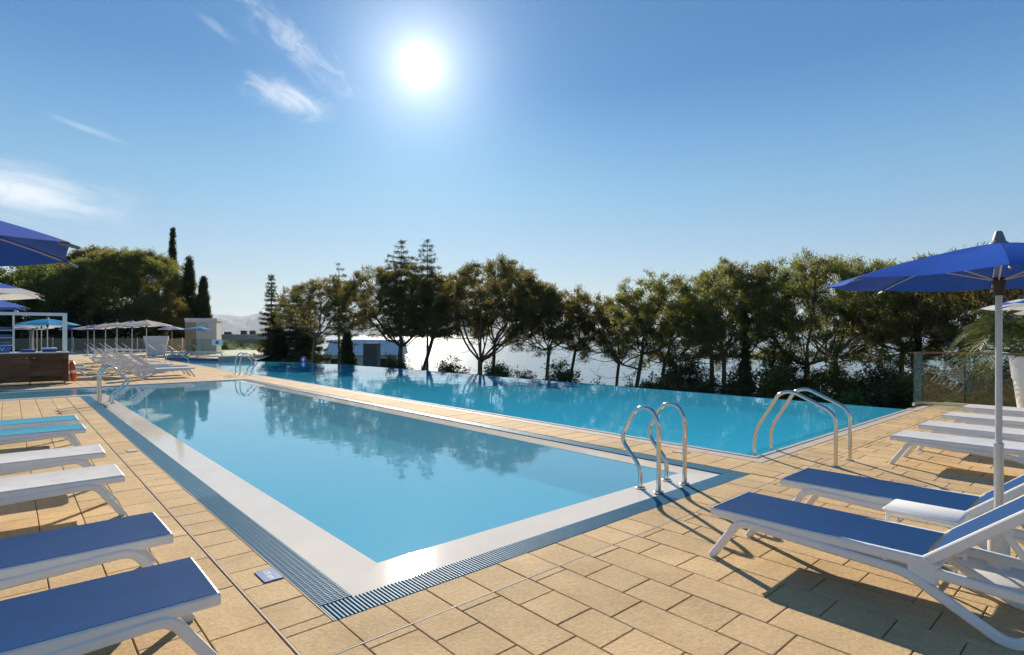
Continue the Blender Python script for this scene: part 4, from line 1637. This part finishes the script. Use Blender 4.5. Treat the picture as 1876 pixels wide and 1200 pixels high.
class Skeleton:
    def __init__(self, base):
        self.buf = np.zeros((20000, 3))
        self.lb = np.zeros(20000)
        self.buf[0] = base
        self.n = 1
        self.par = [-1]

    @property
    def P(self):
        return self.buf[:self.n]

    def extend(self, parent, pts):
        for p in pts:
            i = self.n
            self.buf[i] = p
            self.lb[i] = self.lb[parent] + np.linalg.norm(self.buf[i] - self.buf[parent])
            self.par.append(parent)
            self.n += 1
            parent = i
        return parent

    def attach(self, targets, rng, wlen=.22, start=0, wob=.12):
        for t in targets:
            A = self.buf[start:self.n]
            d = np.sqrt(((A - t) ** 2).sum(1))
            cost = d + wlen * self.lb[start:self.n] + np.where(A[:, 2] > t[2] + .25, .6, 0)
            k = start + int(np.argmin(cost))
            p = self.buf[k].copy()
            dist = np.linalg.norm(t - p)
            if dist < .05:
                continue
            n = max(1, int(dist / .45))
            mids = []
            for i in range(1, n):
                w = i / n
                mids.append(p + (t - p) * w + np.array([0, 0, -.10 * dist * math.sin(math.pi * w)]) + rng.normal(0, wob * .25, 3))
            self.extend(k, mids + [t])

    def mesh(self, name, mat, tip, power, scale, seg=5, maxr=None):
        n = self.n
        r = np.zeros(n)
        acc = np.zeros(n)
        for i in range(n - 1, -1, -1):
            r[i] = max(tip, acc[i] ** (1 / power)) if acc[i] > 0 else tip
            if self.par[i] >= 0:
                acc[self.par[i]] += r[i] ** power
        r = r * scale
        if maxr:
            r = np.where(r > maxr * .5, maxr * .5 + (maxr * .5) * np.tanh((r - maxr * .5) / (maxr * .5)), r)
        P = np.array(self.P)
        idx = [i for i in range(n) if self.par[i] >= 0]
        pr = [self.par[i] for i in idx]
        R0 = np.minimum(r[pr], r[idx] * 1.45)
        V, F = prisms(P[pr], P[idx], R0, r[idx], seg)
        me = arr_mesh(name, V, F, mat)
        me.polygons.foreach_set('use_smooth', [True] * len(me.polygons))
        return me


def tree_root(name, r, d, label, group, cat='tree'):
    p = site(r, d)
    z = ground_z(p.x, p.y) - .15
    return empty(name, (p.x, p.y, z), 0, label, cat, group), p, z


def pine(label, d, base_r, fork_r, fork_z, crown_r, hw, top, under, seed, mat='pine_leaf', bark='bark', trunk_r=.17, clumps=46, tufts=7, blades=34, limbs=9, group='pines along the infinity edge', depth=None, blade=(.160, .036), spread=.10, gaps=.33, dead=10, dens=1.0, cscale=1.0):
    """umbrella pine: leaning trunk, limbs fanning up into a broken dome of needle clumps"""
    rng = np.random.default_rng(seed)
    e, p0, gz = tree_root('pine_tree', base_r, d, label, group)
    org = np.array([p0.x, p0.y, gz])
    ax = np.array([math.cos(YAW), -math.sin(YAW), 0])      # across
    dp = np.array([math.sin(YAW), math.cos(YAW), 0])       # deep
    fork = ax * (fork_r - base_r) + np.array([0, 0, fork_z - gz])
    sk = Skeleton((0, 0, 0))
    nt = 7
    tr = []
    for i in range(1, nt + 1):
        t = i / nt
        tr.append(fork * t + ax * (.10 * math.sin(t * 3.0 + seed)) * (1 - t) * 2 + dp * .06 * math.sin(t * 4 + seed * 2) + np.array([0, 0, 0]))
    f = sk.extend(0, tr)
    hw = hw * 1.36
    h = top - under
    c = ax * (crown_r - base_r) + np.array([0, 0, under - gz])
    dd = depth or hw
    # limbs
    for k in range(limbs):
        a = 2 * math.pi * (k + rng.uniform(-.3, .3)) / limbs
        rr = rng.uniform(.55, .92)
        tgt = c + ax * math.cos(a) * hw * rr + dp * math.sin(a) * dd * rr + np.array([0, 0, h * (rng.uniform(.0, .22) + .45 * (1 - rr))])
        p = np.array(sk.P[f if k % 3 else max(1, f - rng.integers(0, 3))])
        pi_ = f if k % 3 else f
        p = np.array(sk.P[pi_])
        n = 6
        sk.extend(pi_, [p + (tgt - p) * (i / n) + np.array([0, 0, -.09 * np.linalg.norm(tgt - p) * math.sin(math.pi * (i / n) ** .8)]) + rng.normal(0, .05, 3) for i in range(1, n + 1)])
    # a leader
    tgt = c + np.array([0, 0, h * .75]) + ax * rng.normal(0, .2)
    p = np.array(sk.P[f])
    sk.extend(f, [p + (tgt - p) * (i / 5) + rng.normal(0, .08, 3) for i in range(1, 6)])
    # clumps on a domed shell
    cen = []
    N0 = int(dens * 4.7 * 2 * math.pi * hw * (hw + h) / 2)
    ph = rng.uniform(0, 6.28, 6)
    for i in range(N0):                      # outer dome
        vz = -.12 + 1.12 * (i + .5) / N0
        an_ = i * 2.39996 + rng.normal(0, .25)
        vr = math.sqrt(max(0, 1 - vz * vz))
        lump = 1 + .10 * math.sin(2 * an_ + ph[0] + 3 * vz) + .08 * math.sin(5 * an_ + ph[1] + 6 * vz) + rng.normal(0, .045)
        if math.sin(3 * an_ + ph[2] + 9 * vz) * math.sin(4 * an_ + ph[3] - 7 * vz) > 1 - gaps * 1.6:
            continue
        cen.append(c + ax * math.cos(an_) * vr * hw * lump + dp * math.sin(an_) * vr * dd * lump + np.array([0, 0, h * math.copysign(abs(vz) ** .82, vz) * .95 * (1 + (lump - 1) * .6)]))
    for i in range(int(N0 * .28)):           # thinner inside
        v = rng.normal(0, 1, 3)
        v /= np.linalg.norm(v)
        rr = rng.uniform(.45, .85)
        cen.append(c + ax * v[0] * hw * rr + dp * v[1] * dd * rr + np.array([0, 0, h * (abs(v[2]) * rr + .08)]))
    cen = np.array(cen)
    order = np.argsort(np.linalg.norm(cen - np.array(sk.P[f]), axis=1))
    cen = cen[order]
    sk.attach(cen, rng, .20, nt - 2)
    pts, nor = [], []
    cs = .125 * cscale
    for q in cen:
        m = max(2, int(tufts * .48 * rng.uniform(.5, 1.6)))
        o = q + rng.normal(0, 1, (m, 3)) * np.array([cs, cs, cs * .75])
        pts.append(o)
    pts = np.concatenate(pts)
    sk.attach(pts, rng, .10, nt - 2, .05)
    # bare dead twigs under the crown
    if dead:
        tw = []
        for k in range(dead):
            a = rng.uniform(0, 2 * math.pi)
            rr = rng.uniform(.5, 1.05)
            tw.append(c + ax * math.cos(a) * hw * rr + dp * math.sin(a) * dd * rr + np.array([0, 0, h * rng.uniform(-.42, .02)]))
        sk.attach(tw, rng, .15, nt - 3, .2)
    N = pts - c + np.array([0, 0, h * .3])
    N /= np.linalg.norm(N, axis=1, keepdims=True)
    V, F = needles(pts, N, blades, spread, blade[0], blade[1], rng)
    add('trunk', sk.mesh('trunk', bark, .0065, 2.25, 1.0, 5, trunk_r), e)
    add('crown', arr_mesh('crown', V, F, mat), e)
    return e


def conifer(label, d, r, top, seed, hw=1.5, bottom=None, mat='cedar_leaf', sparse=1.0, whorl=.34, group='conifers with pointed tops', blade=(.16, .035), trunk_r=.13, droop=.12, fill=1.0, lean=0.0):
    """straight stem with tiers of level branches, thin at the top"""
    rng = np.random.default_rng(seed)
    e, p0, gz = tree_root('conifer', r, d, label, group)
    H = top - gz
    zb = (bottom - gz) if bottom is not None else H * .3
    P0, P1, R0, R1, pts, nor = [], [], [], [], [], []
    n = 24
    for i in range(n):
        a, b = H * i / n, H * (i + 1) / n
        P0.append((lean * (i / n) ** 2, 0, a)); P1.append((lean * ((i + 1) / n) ** 2, 0, b))
        R0.append(trunk_r * (1 - i / n) ** .8 + .008); R1.append(trunk_r * (1 - (i + 1) / n) ** .8 + .008)
    z = H - .12
    while z > zb:
        t = (H - z) / (H - zb)
        L0 = hw * (t ** .75) + .06
        nb = 3 + int(4 * min(1, t * 2.5))
        a0 = rng.uniform(0, 6.28)
        for k in range(nb):
            a = a0 + 2 * math.pi * k / nb + rng.uniform(-.3, .3)
            L = L0 * rng.uniform(.65, 1.15)
            ns = max(2, int(L / .22))
            prev = np.array([lean * (z / H) ** 2, 0, z + rng.uniform(-.08, .08)])
            lift = rng.uniform(-.05, .22)
            for s in range(1, ns + 1):
                w = s / ns
                q = np.array([prev[0] * 0 + lean * (z / H) ** 2 + math.cos(a) * L * w, math.sin(a) * L * w, z + L * (lift * w - droop * w * w + .10 * w ** 4)]) + rng.normal(0, .015, 3)
                P0.append(prev); P1.append(q)
                rr = .022 * (1 - w * .75) * min(1, L / 1.0 + .25)
                R0.append(rr * 1.1 + .003); R1.append(rr + .003)
                if w > .15 and rng.random() < sparse:
                    pts.append(q); nor.append((math.cos(a) * .5, math.sin(a) * .5, .1))
                    if fill > .5 and L > .5:
                        side = np.array([-math.sin(a), math.cos(a), 0]) * .16 * rng.choice([-1, 1])
                        pts.append(q + side - np.array([0, 0, .02])); nor.append((math.cos(a), math.sin(a), 0))
                prev = q
        z -= whorl * rng.uniform(.75, 1.3) * (1 if t > .25 else .8)
    V, F = prisms(P0, P1, R0, R1, 4)
    add('trunk', arr_mesh('trunk', V, F, 'bark'), e)
    V, F = needles(np.array(pts), np.array(nor), int(26 * fill), .07, blade[0], blade[1], rng, .1, .7)
    add('crown', arr_mesh('crown', V, F, mat), e)
    return e


def cypress(label, d, r, top, hw, seed, bottom=None, mat='cypress_leaf', group='dark cypresses', blade=(.30, .08), n=700, blades=34, ragged=.10, taper=1.0, name='cypress_tree'):
    rng = np.random.default_rng(seed)
    e, p0, gz = tree_root(name, r, d, label, group)
    hw = hw * 1.25
    H = top - gz
    zb = (bottom - gz) if bottom is not None else .3
    # a bundle of upright plumes of different height
    npl = 9
    po = rng.normal(0, .34, (npl, 2)) * hw
    po[0] = 0
    ptop = np.concatenate([[1.0], rng.uniform(.50, .93, npl - 1)])
    prad = np.concatenate([[.62], rng.uniform(.38, .60, npl - 1)]) * hw
    pid = rng.choice(npl, n, p=ptop ** 1.5 / (ptop ** 1.5).sum())
    t = rng.uniform(0, 1, n) ** .85
    prof = np.minimum(1, ((1 - t) * 1.35) ** .85) * np.minimum(1, .6 + t * 4) + .02
    lob = 1 + ragged * np.sin(t * 29 + pid * 2.1)
    a = rng.uniform(0, 2 * np.pi, n)
    rr = prad[pid] * prof * lob * rng.uniform(.3, 1.1, n) ** .6
    squeeze = (1 - .75 * t * ptop[pid])[:, None]
    lean_ = po[pid] * squeeze
    pts = np.stack([np.cos(a) * rr + lean_[:, 0], np.sin(a) * rr + lean_[:, 1], zb + (H - zb) * t * ptop[pid]], axis=1)
    nor = np.stack([np.cos(a) * .35, np.sin(a) * .35, np.full(n, .9)], axis=1)
    V, F = needles(pts, nor, blades, hw * .11, blade[0], blade[1], rng, .7, .42)
    ns = 10
    P0 = [(0, 0, H * .93 * i / ns) for i in range(ns)]
    P1 = [(0, 0, H * .93 * (i + 1) / ns) for i in range(ns)]
    rt = max(.06, hw * .2)
    V2, F2 = prisms(P0, P1, [rt * (1 - i / ns) + .01 for i in range(ns)], [rt * (1 - (i + 1) / ns) + .01 for i in range(ns)], 7)
    add('trunk', arr_mesh('trunk', V2, F2, 'bark'), e)
    add('crown', arr_mesh('crown', V, F, mat), e)
    return e


def broadleaf(label, d, r, top, hw, seed, under=None, mat='broad_leaf', clumps=90, tufts=6, blades=26, blade=(.26, .16), group='leafy trees behind the left terrace', name='leafy_tree', trunk_r=.22, spread=.28):
    rng = np.random.default_rng(seed)
    e, p0, gz = tree_root(name, r, d, label, group)
    H = top - gz
    zu = (under - gz) if under is not None else H * .25
    h = (H - zu) / 2
    c = np.array([0, 0, zu + h])
    sk = Skeleton((0, 0, 0))
    f = sk.extend(0, [np.array([.08 * math.sin(i + seed), .08 * math.cos(i * 1.3), (zu + h * .35) * i / 5]) for i in range(1, 6)])
    cen = []
    # several overlapping lobes make the outline uneven
    lobes = [(c + np.array([rng.normal(0, hw * .45), rng.normal(0, hw * .45), rng.uniform(-h * .5, h * .45)]), rng.uniform(.42, .66)) for _ in range(8)]
    while len(cen) < clumps:
        lc, ls = lobes[rng.integers(0, 8)]
        v = rng.normal(0, 1, 3)
        v /= np.linalg.norm(v)
        q = lc + v * np.array([hw * ls, hw * ls, h * ls]) * rng.uniform(.7, 1)
        if q[2] < zu - .2 or q[2] > H:
            continue
        cen.append(q)
    cen = np.array(cen)
    cen = cen[np.argsort(np.linalg.norm(cen - np.array(sk.P[f]), axis=1))]
    sk.attach(cen, rng, .18, 2)
    pts = np.concatenate([q + rng.normal(0, 1, (tufts, 3)) * hw * .10 for q in cen])
    N = pts - c
    N /= np.linalg.norm(N, axis=1, keepdims=True)
    V, F = needles(pts, N, blades, spread, blade[0], blade[1], rng, .1, 1.0)
    add('trunk', sk.mesh('trunk', 'bark_grey', .012, 2.3, 1.0, 5, trunk_r), e)
    add('crown', arr_mesh('crown', V, F, mat), e)
    return e


def shrub(label, d, r, top, hw, seed, mat='shrub_leaf', dd=None, n=120, blades=40, blade=(.12, .055), group='shrubs on the slope beyond the pool', spread=.13, name='shrub', h=None):
    rng = np.random.default_rng(seed)
    e, p0, gz = tree_root(name, r, d, label, group, 'shrub')
    H = top - gz
    hh = min(H, h) if h else H
    ax = np.array([math.cos(YAW), -math.sin(YAW), 0])
    dp = np.array([math.sin(YAW), math.cos(YAW), 0])
    dd = dd or hw
    sk = Skeleton((0, 0, 0))
    v = rng.normal(0, 1, (n, 3))
    v /= np.linalg.norm(v, axis=1, keepdims=True)
    v[:, 2] = np.abs(v[:, 2]) * 1.0 - .25
    rr = rng.uniform(.45, 1, n) ** .6 * (1 + .2 * np.sin(5 * np.arctan2(v[:, 1], v[:, 0]) + seed) + .15 * rng.normal(0, 1, n))
    c = np.array([0, 0, H - hh * .8])
    pts = c + ax * (v[:, 0] * hw * rr)[:, None] + dp * (v[:, 1] * dd * rr)[:, None] + np.array([0, 0, 1.]) * (v[:, 2] * hh * .78 * rr)[:, None]
    f = sk.extend(0, [np.array([0, 0, (H - hh * .8) * i / 4]) for i in range(1, 5)])
    order = np.argsort(np.linalg.norm(pts - np.array(sk.P[f]), axis=1))
    sk.attach(pts[order], rng, .15, 0, .1)
    N = v
    V, F = needles(pts, N, blades, spread, blade[0], blade[1], rng, .2, .9)
    add('stem', sk.mesh('stem', 'bark', .005, 2.2, 1.0, 4, .07), e)
    add('foliage', arr_mesh('foliage', V, F, mat), e)
    return e


PG_ = 'pine_leaf_green'
# the row beyond the infinity edge, from left to right
pine('small open pine leaning right, left of the tall spire trees', 36, -13.04, -12.5, 1.5, -11.9, 1.95, 5.05, 2.5, 1, trunk_r=.16, limbs=9, clumps=40, dead=22)
pine('broad dark pine around the left pointed conifer', 35, -7.0, -6.9, .9, -7.1, 2.55, 5.75, 2.2, 2, trunk_r=.20, limbs=11, clumps=62, tufts=8, dead=30)
pine('dark pine with steeply leaning trunk beside the right pointed conifer', 34, -6.05, -4.75, 1.45, -4.1, 2.05, 5.2, 2.0, 3, trunk_r=.19, clumps=48, dead=24)
pine('large round topped pine at the centre with limbs fanning low', 31, -1.83, -1.75, .15, -.8, 2.4, 5.65, 2.1, 4, trunk_r=.21, limbs=11, clumps=72, tufts=8, bark='bark_red', dead=34)
pine('second slim trunk pine just right of the large central one', 31.8, -1.35, -1.0, 1.0, .15, 1.8, 4.9, 1.7, 5, trunk_r=.13, clumps=40, bark='bark_red')
pine('small pine right of the central one with trunk leaning right', 29, 1.32, 1.9, .85, 1.95, 1.5, 4.0, 1.2, 6, mat='pine_leaf', trunk_r=.13, clumps=40)
pine('thin pine with strongly leaning trunk between centre and right groups', 29.5, 2.39, 3.3, .8, 3.7, 1.3, 3.65, 1.1, 7, trunk_r=.12, clumps=34)
pine('thin forked pine with open sea behind its trunk', 28, 4.9, 5.3, .2, 5.4, 1.35, 3.45, .9, 8, trunk_r=.10, clumps=34, limbs=5)
pine('mid sized green pine with dark leaning trunk right of the forked one', 26.5, 5.45, 6.1, .75, 6.8, 1.75, 4.25, 1.0, 9, mat=PG_, trunk_r=.16, clumps=58)
pine('green pine with dense low crown behind the near ladder', 27.5, 6.75, 7.4, .3, 8.1, 1.45, 3.9, .6, 10, mat=PG_, trunk_r=.17, clumps=52)
pine('tall green pine with two pale trunks, left stem', 25, 8.68, 8.85, .6, 9.4, 1.7, 4.75, 1.0, 11, mat=PG_, bark='bark_red', trunk_r=.15, clumps=62)
pine('tall green pine with two pale trunks, right stem', 24.5, 9.05, 9.2, .7, 10.1, 1.5, 4.6, 1.1, 12, mat=PG_, bark='bark_red', trunk_r=.14, clumps=50)
pine('widest green pine left of the big blue parasol with long bare limbs', 24, 12.38, 12.5, .35, 12.75, 2.25, 4.95, 1.2, 13, mat=PG_, bark='bark_red', trunk_r=.17, limbs=11, clumps=80, dead=26)
pine('green pine half hidden behind the big blue parasol rim', 25.5, 14.75, 14.6, .6, 15.5, 2.2, 4.9, 1.1, 14, mat=PG_, trunk_r=.19, limbs=10, clumps=72, dead=22)
pine('open pine directly under the big blue parasol', 25, 17.0, 17.3, .9, 17.4, 1.7, 4.5, .8, 15, trunk_r=.14, clumps=44, dead=20)
pine('dark trunked pine behind the right-hand glass fence', 20, 15.95, 15.9, 1.25, 16.2, 1.9, 4.5, 1.7, 16, trunk_r=.16, limbs=9, clumps=58, dead=20)
pine('dense pine behind the palm at the right edge', 21, 19.3, 19.2, 1.0, 19.2, 2.2, 4.6, 1.2, 17, trunk_r=.17, clumps=60)

conifer('slim spire conifer at the left end of the row', 44, -18.75, 6.25, 21, hw=1.15, bottom=-1.0, fill=1.3)
conifer('dense dark conifer right of the left spire', 46, -17.6, 5.5, 22, hw=2.0, bottom=-1.5, fill=1.5, whorl=.30)
conifer('dense low dark conifer touching the leaning pine', 44, -15.9, 3.9, 23, hw=1.8, bottom=-1.5, fill=1.5, whorl=.28)
conifer('tall thin almost bare spire conifer in front of the sea', 41, -12.56, 6.85, 24, hw=1.6, bottom=1.0, sparse=.6, whorl=.55, fill=.8)
conifer('left of the two tall pointed conifers at the centre', 38, -7.45, 7.95, 25, hw=2.3, bottom=1.2, sparse=.9, whorl=.42)
conifer('right of the two tall pointed conifers at the centre', 37, -5.54, 7.85, 26, hw=2.2, bottom=1.6, sparse=.75, whorl=.45)
cypress('thick dark column of foliage inside the spire conifer', 45, -18.9, 3.1, .95, 31, group='dark columns')
cypress('dark stubby cypress left of the pale roof', 33, -9.63, 1.70, .62, 32, group='dark columns', blade=(.18, .05))
cypress('ivy dark column behind the near ladder pines', 23.5, 9.72, 2.7, .45, 33, group='dark columns', blade=(.14, .04), mat='shrub_leaf')
cypress('thin cypress standing left of the glass fence corner', 22.5, 16.13, 3.9, .33, 34, group='dark columns', blade=(.14, .035), mat='cedar_leaf')

# trees behind the left-hand terrace
cypress('tallest pencil cypress on the left skyline', 72, -43.2, 15.0, .95, 41, n=1100)
cypress('shorter ragged cypress right of the tallest one', 68, -38.9, 10.8, 1.25, 42, n=1100)
cypress('lowest cypress of the left skyline beside the hut', 66, -36.0, 8.2, 1.0, 43, n=1100)
cypress('small cypress tip left of the tallest one', 76, -46.6, 10.3, .7, 44, n=600)
cypress('broad dark cypress base behind the hut', 67, -37.6, 6.0, 1.3, 45, n=800)
pine('great umbrella pine with sprawling limbs behind the parasol row', 66, -45.2, -45.0, 4.2, -45.0, 4.3, 11.2, 5.6, 46, trunk_r=.45, limbs=12, clumps=120, tufts=8, blades=40, blade=(.34, .075), spread=.26, mat='pine_leaf_green', group='trees behind the left terrace', dead=24, dens=.42, cscale=2.0)
pine('small rounded pine at the right end of the left wood', 62, -39.4, -39.2, 2.6, -39.0, 2.2, 5.7, 2.6, 47, trunk_r=.25, clumps=60, blades=40, blade=(.30, .07), spread=.24, group='trees behind the left terrace', mat='pine_leaf', dens=.6, cscale=1.6)
pine('tall thin topped pine rising above the left wood', 78, -58.2, -57.6, 8.5, -57.0, 3.2, 13.2, 9.0, 48, trunk_r=.3, clumps=44, blades=34, blade=(.36, .08), spread=.26, group='trees behind the left terrace', dens=.5, cscale=1.8)
broadleaf('light green leafy tree above the striped parasol at left', 60, -49.6, 8.9, 3.6, 51, under=1.2, clumps=110)
broadleaf('leafy tree at the far left edge below the blue parasol', 62, -55.2, 9.7, 3.8, 52, under=1.0, clumps=110)
broadleaf('olive brown leafy tree behind the kiosk frame', 64, -51.6, 9.2, 3.4, 53, under=.8, clumps=100, mat='pine_leaf_green')
broadleaf('dark round tree between the leafy tree and the umbrella pine', 68, -51.0, 9.6, 3.4, 54, under=.6, clumps=100, mat='pine_leaf_green')
conifer('dark flat topped cedar above the left leafy trees', 80, -66.7, 13.6, 55, hw=4.2, bottom=6.0, fill=1.2, group='trees behind the left terrace', blade=(.4, .09), whorl=.6)
broadleaf('dark leafy tree behind the far parasol row', 63, -41.5, 5.2, 3.2, 56, under=.0, clumps=90, mat='cypress_leaf')
broadleaf('dark undergrowth tree behind the back fence', 61, -46.5, 5.0, 3.2, 57, under=-.5, clumps=90, mat='cypress_leaf')
broadleaf('dark undergrowth tree behind the kiosk posts', 60, -53.5, 5.0, 3.4, 58, under=-.5, clumps=90, mat='cypress_leaf')

# shrubs on the slope
k = 0
for (d, r, top, hw, m, lab) in [
    (60, -30.2, 1.1, 1.6, 'shrub_leaf', 'green shrub behind the left part of the back glass fence'), (60, -27.6, .9, 1.6, 'shrub_leaf', 'green shrub behind the right part of the back glass fence'),
    (58, -25.2, .8, 1.5, 'cypress_leaf', 'dark shrub right of the back glass fence'), (56, -32.2, .6, 1.3, 'shrub_light', 'light shrub behind the back glass fence'),
    (40, -16.6, .4, 1.6, 'cypress_leaf', 'dark shrub mass under the left conifers'), (39, -14.6, .3, 1.6, 'cypress_leaf', 'dark shrub right of the first one under the conifers'),
    (36, -11.0, .2, 1.2, 'shrub_leaf', 'low shrub at the foot of the leaning pine'), (31, -6.4, .75, 1.0, 'cypress_leaf', 'shrub at the foot of the broad dark pine'),
    (29, -4.6, .25, .8, 'shrub_leaf', 'small shrub between the two central trunks'), (28, -3.1, .70, .8, 'shrub_leaf', 'feathery shrub left of the central round pine'),
    (27, -.7, .75, .9, 'shrub_leaf', 'feathery shrub right of the central round pine'), (26, .6, .15, .6, 'shrub_leaf', 'small shrub just above the infinity edge at centre'),
    (25, 2.2, .65, .9, 'shrub_leaf', 'pine like shrub with sea behind it'), (24.5, 3.5, -.2, .6, 'shrub_leaf', 'lowest shrub beside the sea gap'),
    (22.5, 6.4, .25, .7, 'cypress_leaf', 'dark shrub left of the near ladder top'), (21.5, 7.4, .40, .8, 'cypress_leaf', 'dark shrub behind the near ladder'),
    (21, 8.4, .55, .75, 'cypress_leaf', 'dark shrub at the foot of the pale trunks'), (20, 9.5, .75, .7, 'shrub_leaf', 'green leafy shrub left of the handrail'),
    (19.5, 10.5, .2, .8, 'cypress_leaf', 'dark shrub behind the handrail top'), (18.5, 11.2, -.05, .7, 'shrub_light', 'sunlit low shrub right of the handrail'),
    (18.2, 12.0, .45, .6, 'cypress_leaf', 'dark shrub left of the glass corner'), (18, 12.7, .75, .55, 'shrub_leaf', 'upright shrub touching the glass corner'),
    (23.5, 5.6, .35, 1.0, 'shrub_leaf', 'broad shrub below the forked pine'), (25, 7.6, 1.1, 1.1, 'cypress_leaf', 'tall dark shrub behind the near ladder trunks'),
    (23, 10.9, 1.2, 1.0, 'cypress_leaf', 'tall dark shrub between the pale trunks and the wide pine'), (22.5, 12.6, .95, 1.1, 'shrub_leaf', 'tall shrub behind the handrail under the wide pine'),
    (22, 14.2, 1.05, 1.2, 'cypress_leaf', 'tall dark shrub left of the thin cypress'), (21, 15.2, .9, 1.1, 'shrub_leaf', 'tall shrub behind the glass fence corner'),
    (20.5, 17.2, .95, 1.3, 'cypress_leaf', 'tall dark shrub behind the glass near the parasol pole'), (21, 18.9, 1.2, 1.3, 'shrub_leaf', 'tall shrub behind the palm planter'),
    (17, 13.0, .10, 1.0, 'shrub_light', 'bright green hedge shrub seen through the glass'), (17.2, 14.4, .25, 1.0, 'shrub_light', 'second bright hedge shrub seen through the glass'),
    (17.5, 15.9, .3, 1.1, 'shrub_light', 'hedge shrub behind the big parasol pole'), (18, 17.0, .3, 1.0, 'shrub_leaf', 'hedge shrub behind the right-hand planter')]:
    k += 1
    shrub(lab, d, r, top, hw, 60 + k, mat=m, h=2.4, n=int(120 + 70 * hw), blade=(.16, .085) if m == 'shrub_light' else (.12, .055), blades=26 if m == 'shrub_light' else 40)

# ------------------------------------------------------------------ haze over the sea
m, t, out = new_mat('haze_air')
pv = t.n('ShaderNodeVolumePrincipled')
pv.inputs['Color'].default_value = (0.80, 0.90, 1.0, 1)
pv.inputs['Density'].default_value = 0.000045
pv.inputs['Anisotropy'].default_value = 0.2
t.link(pv.outputs[0], out.inputs['Volume'])
hz = MB().box((-26000, -26000, -26), (26000, 26000, 720)).build('haze', 'haze_air')
tag(hz, 'thin sea haze softening the far mountains', kind='stuff')
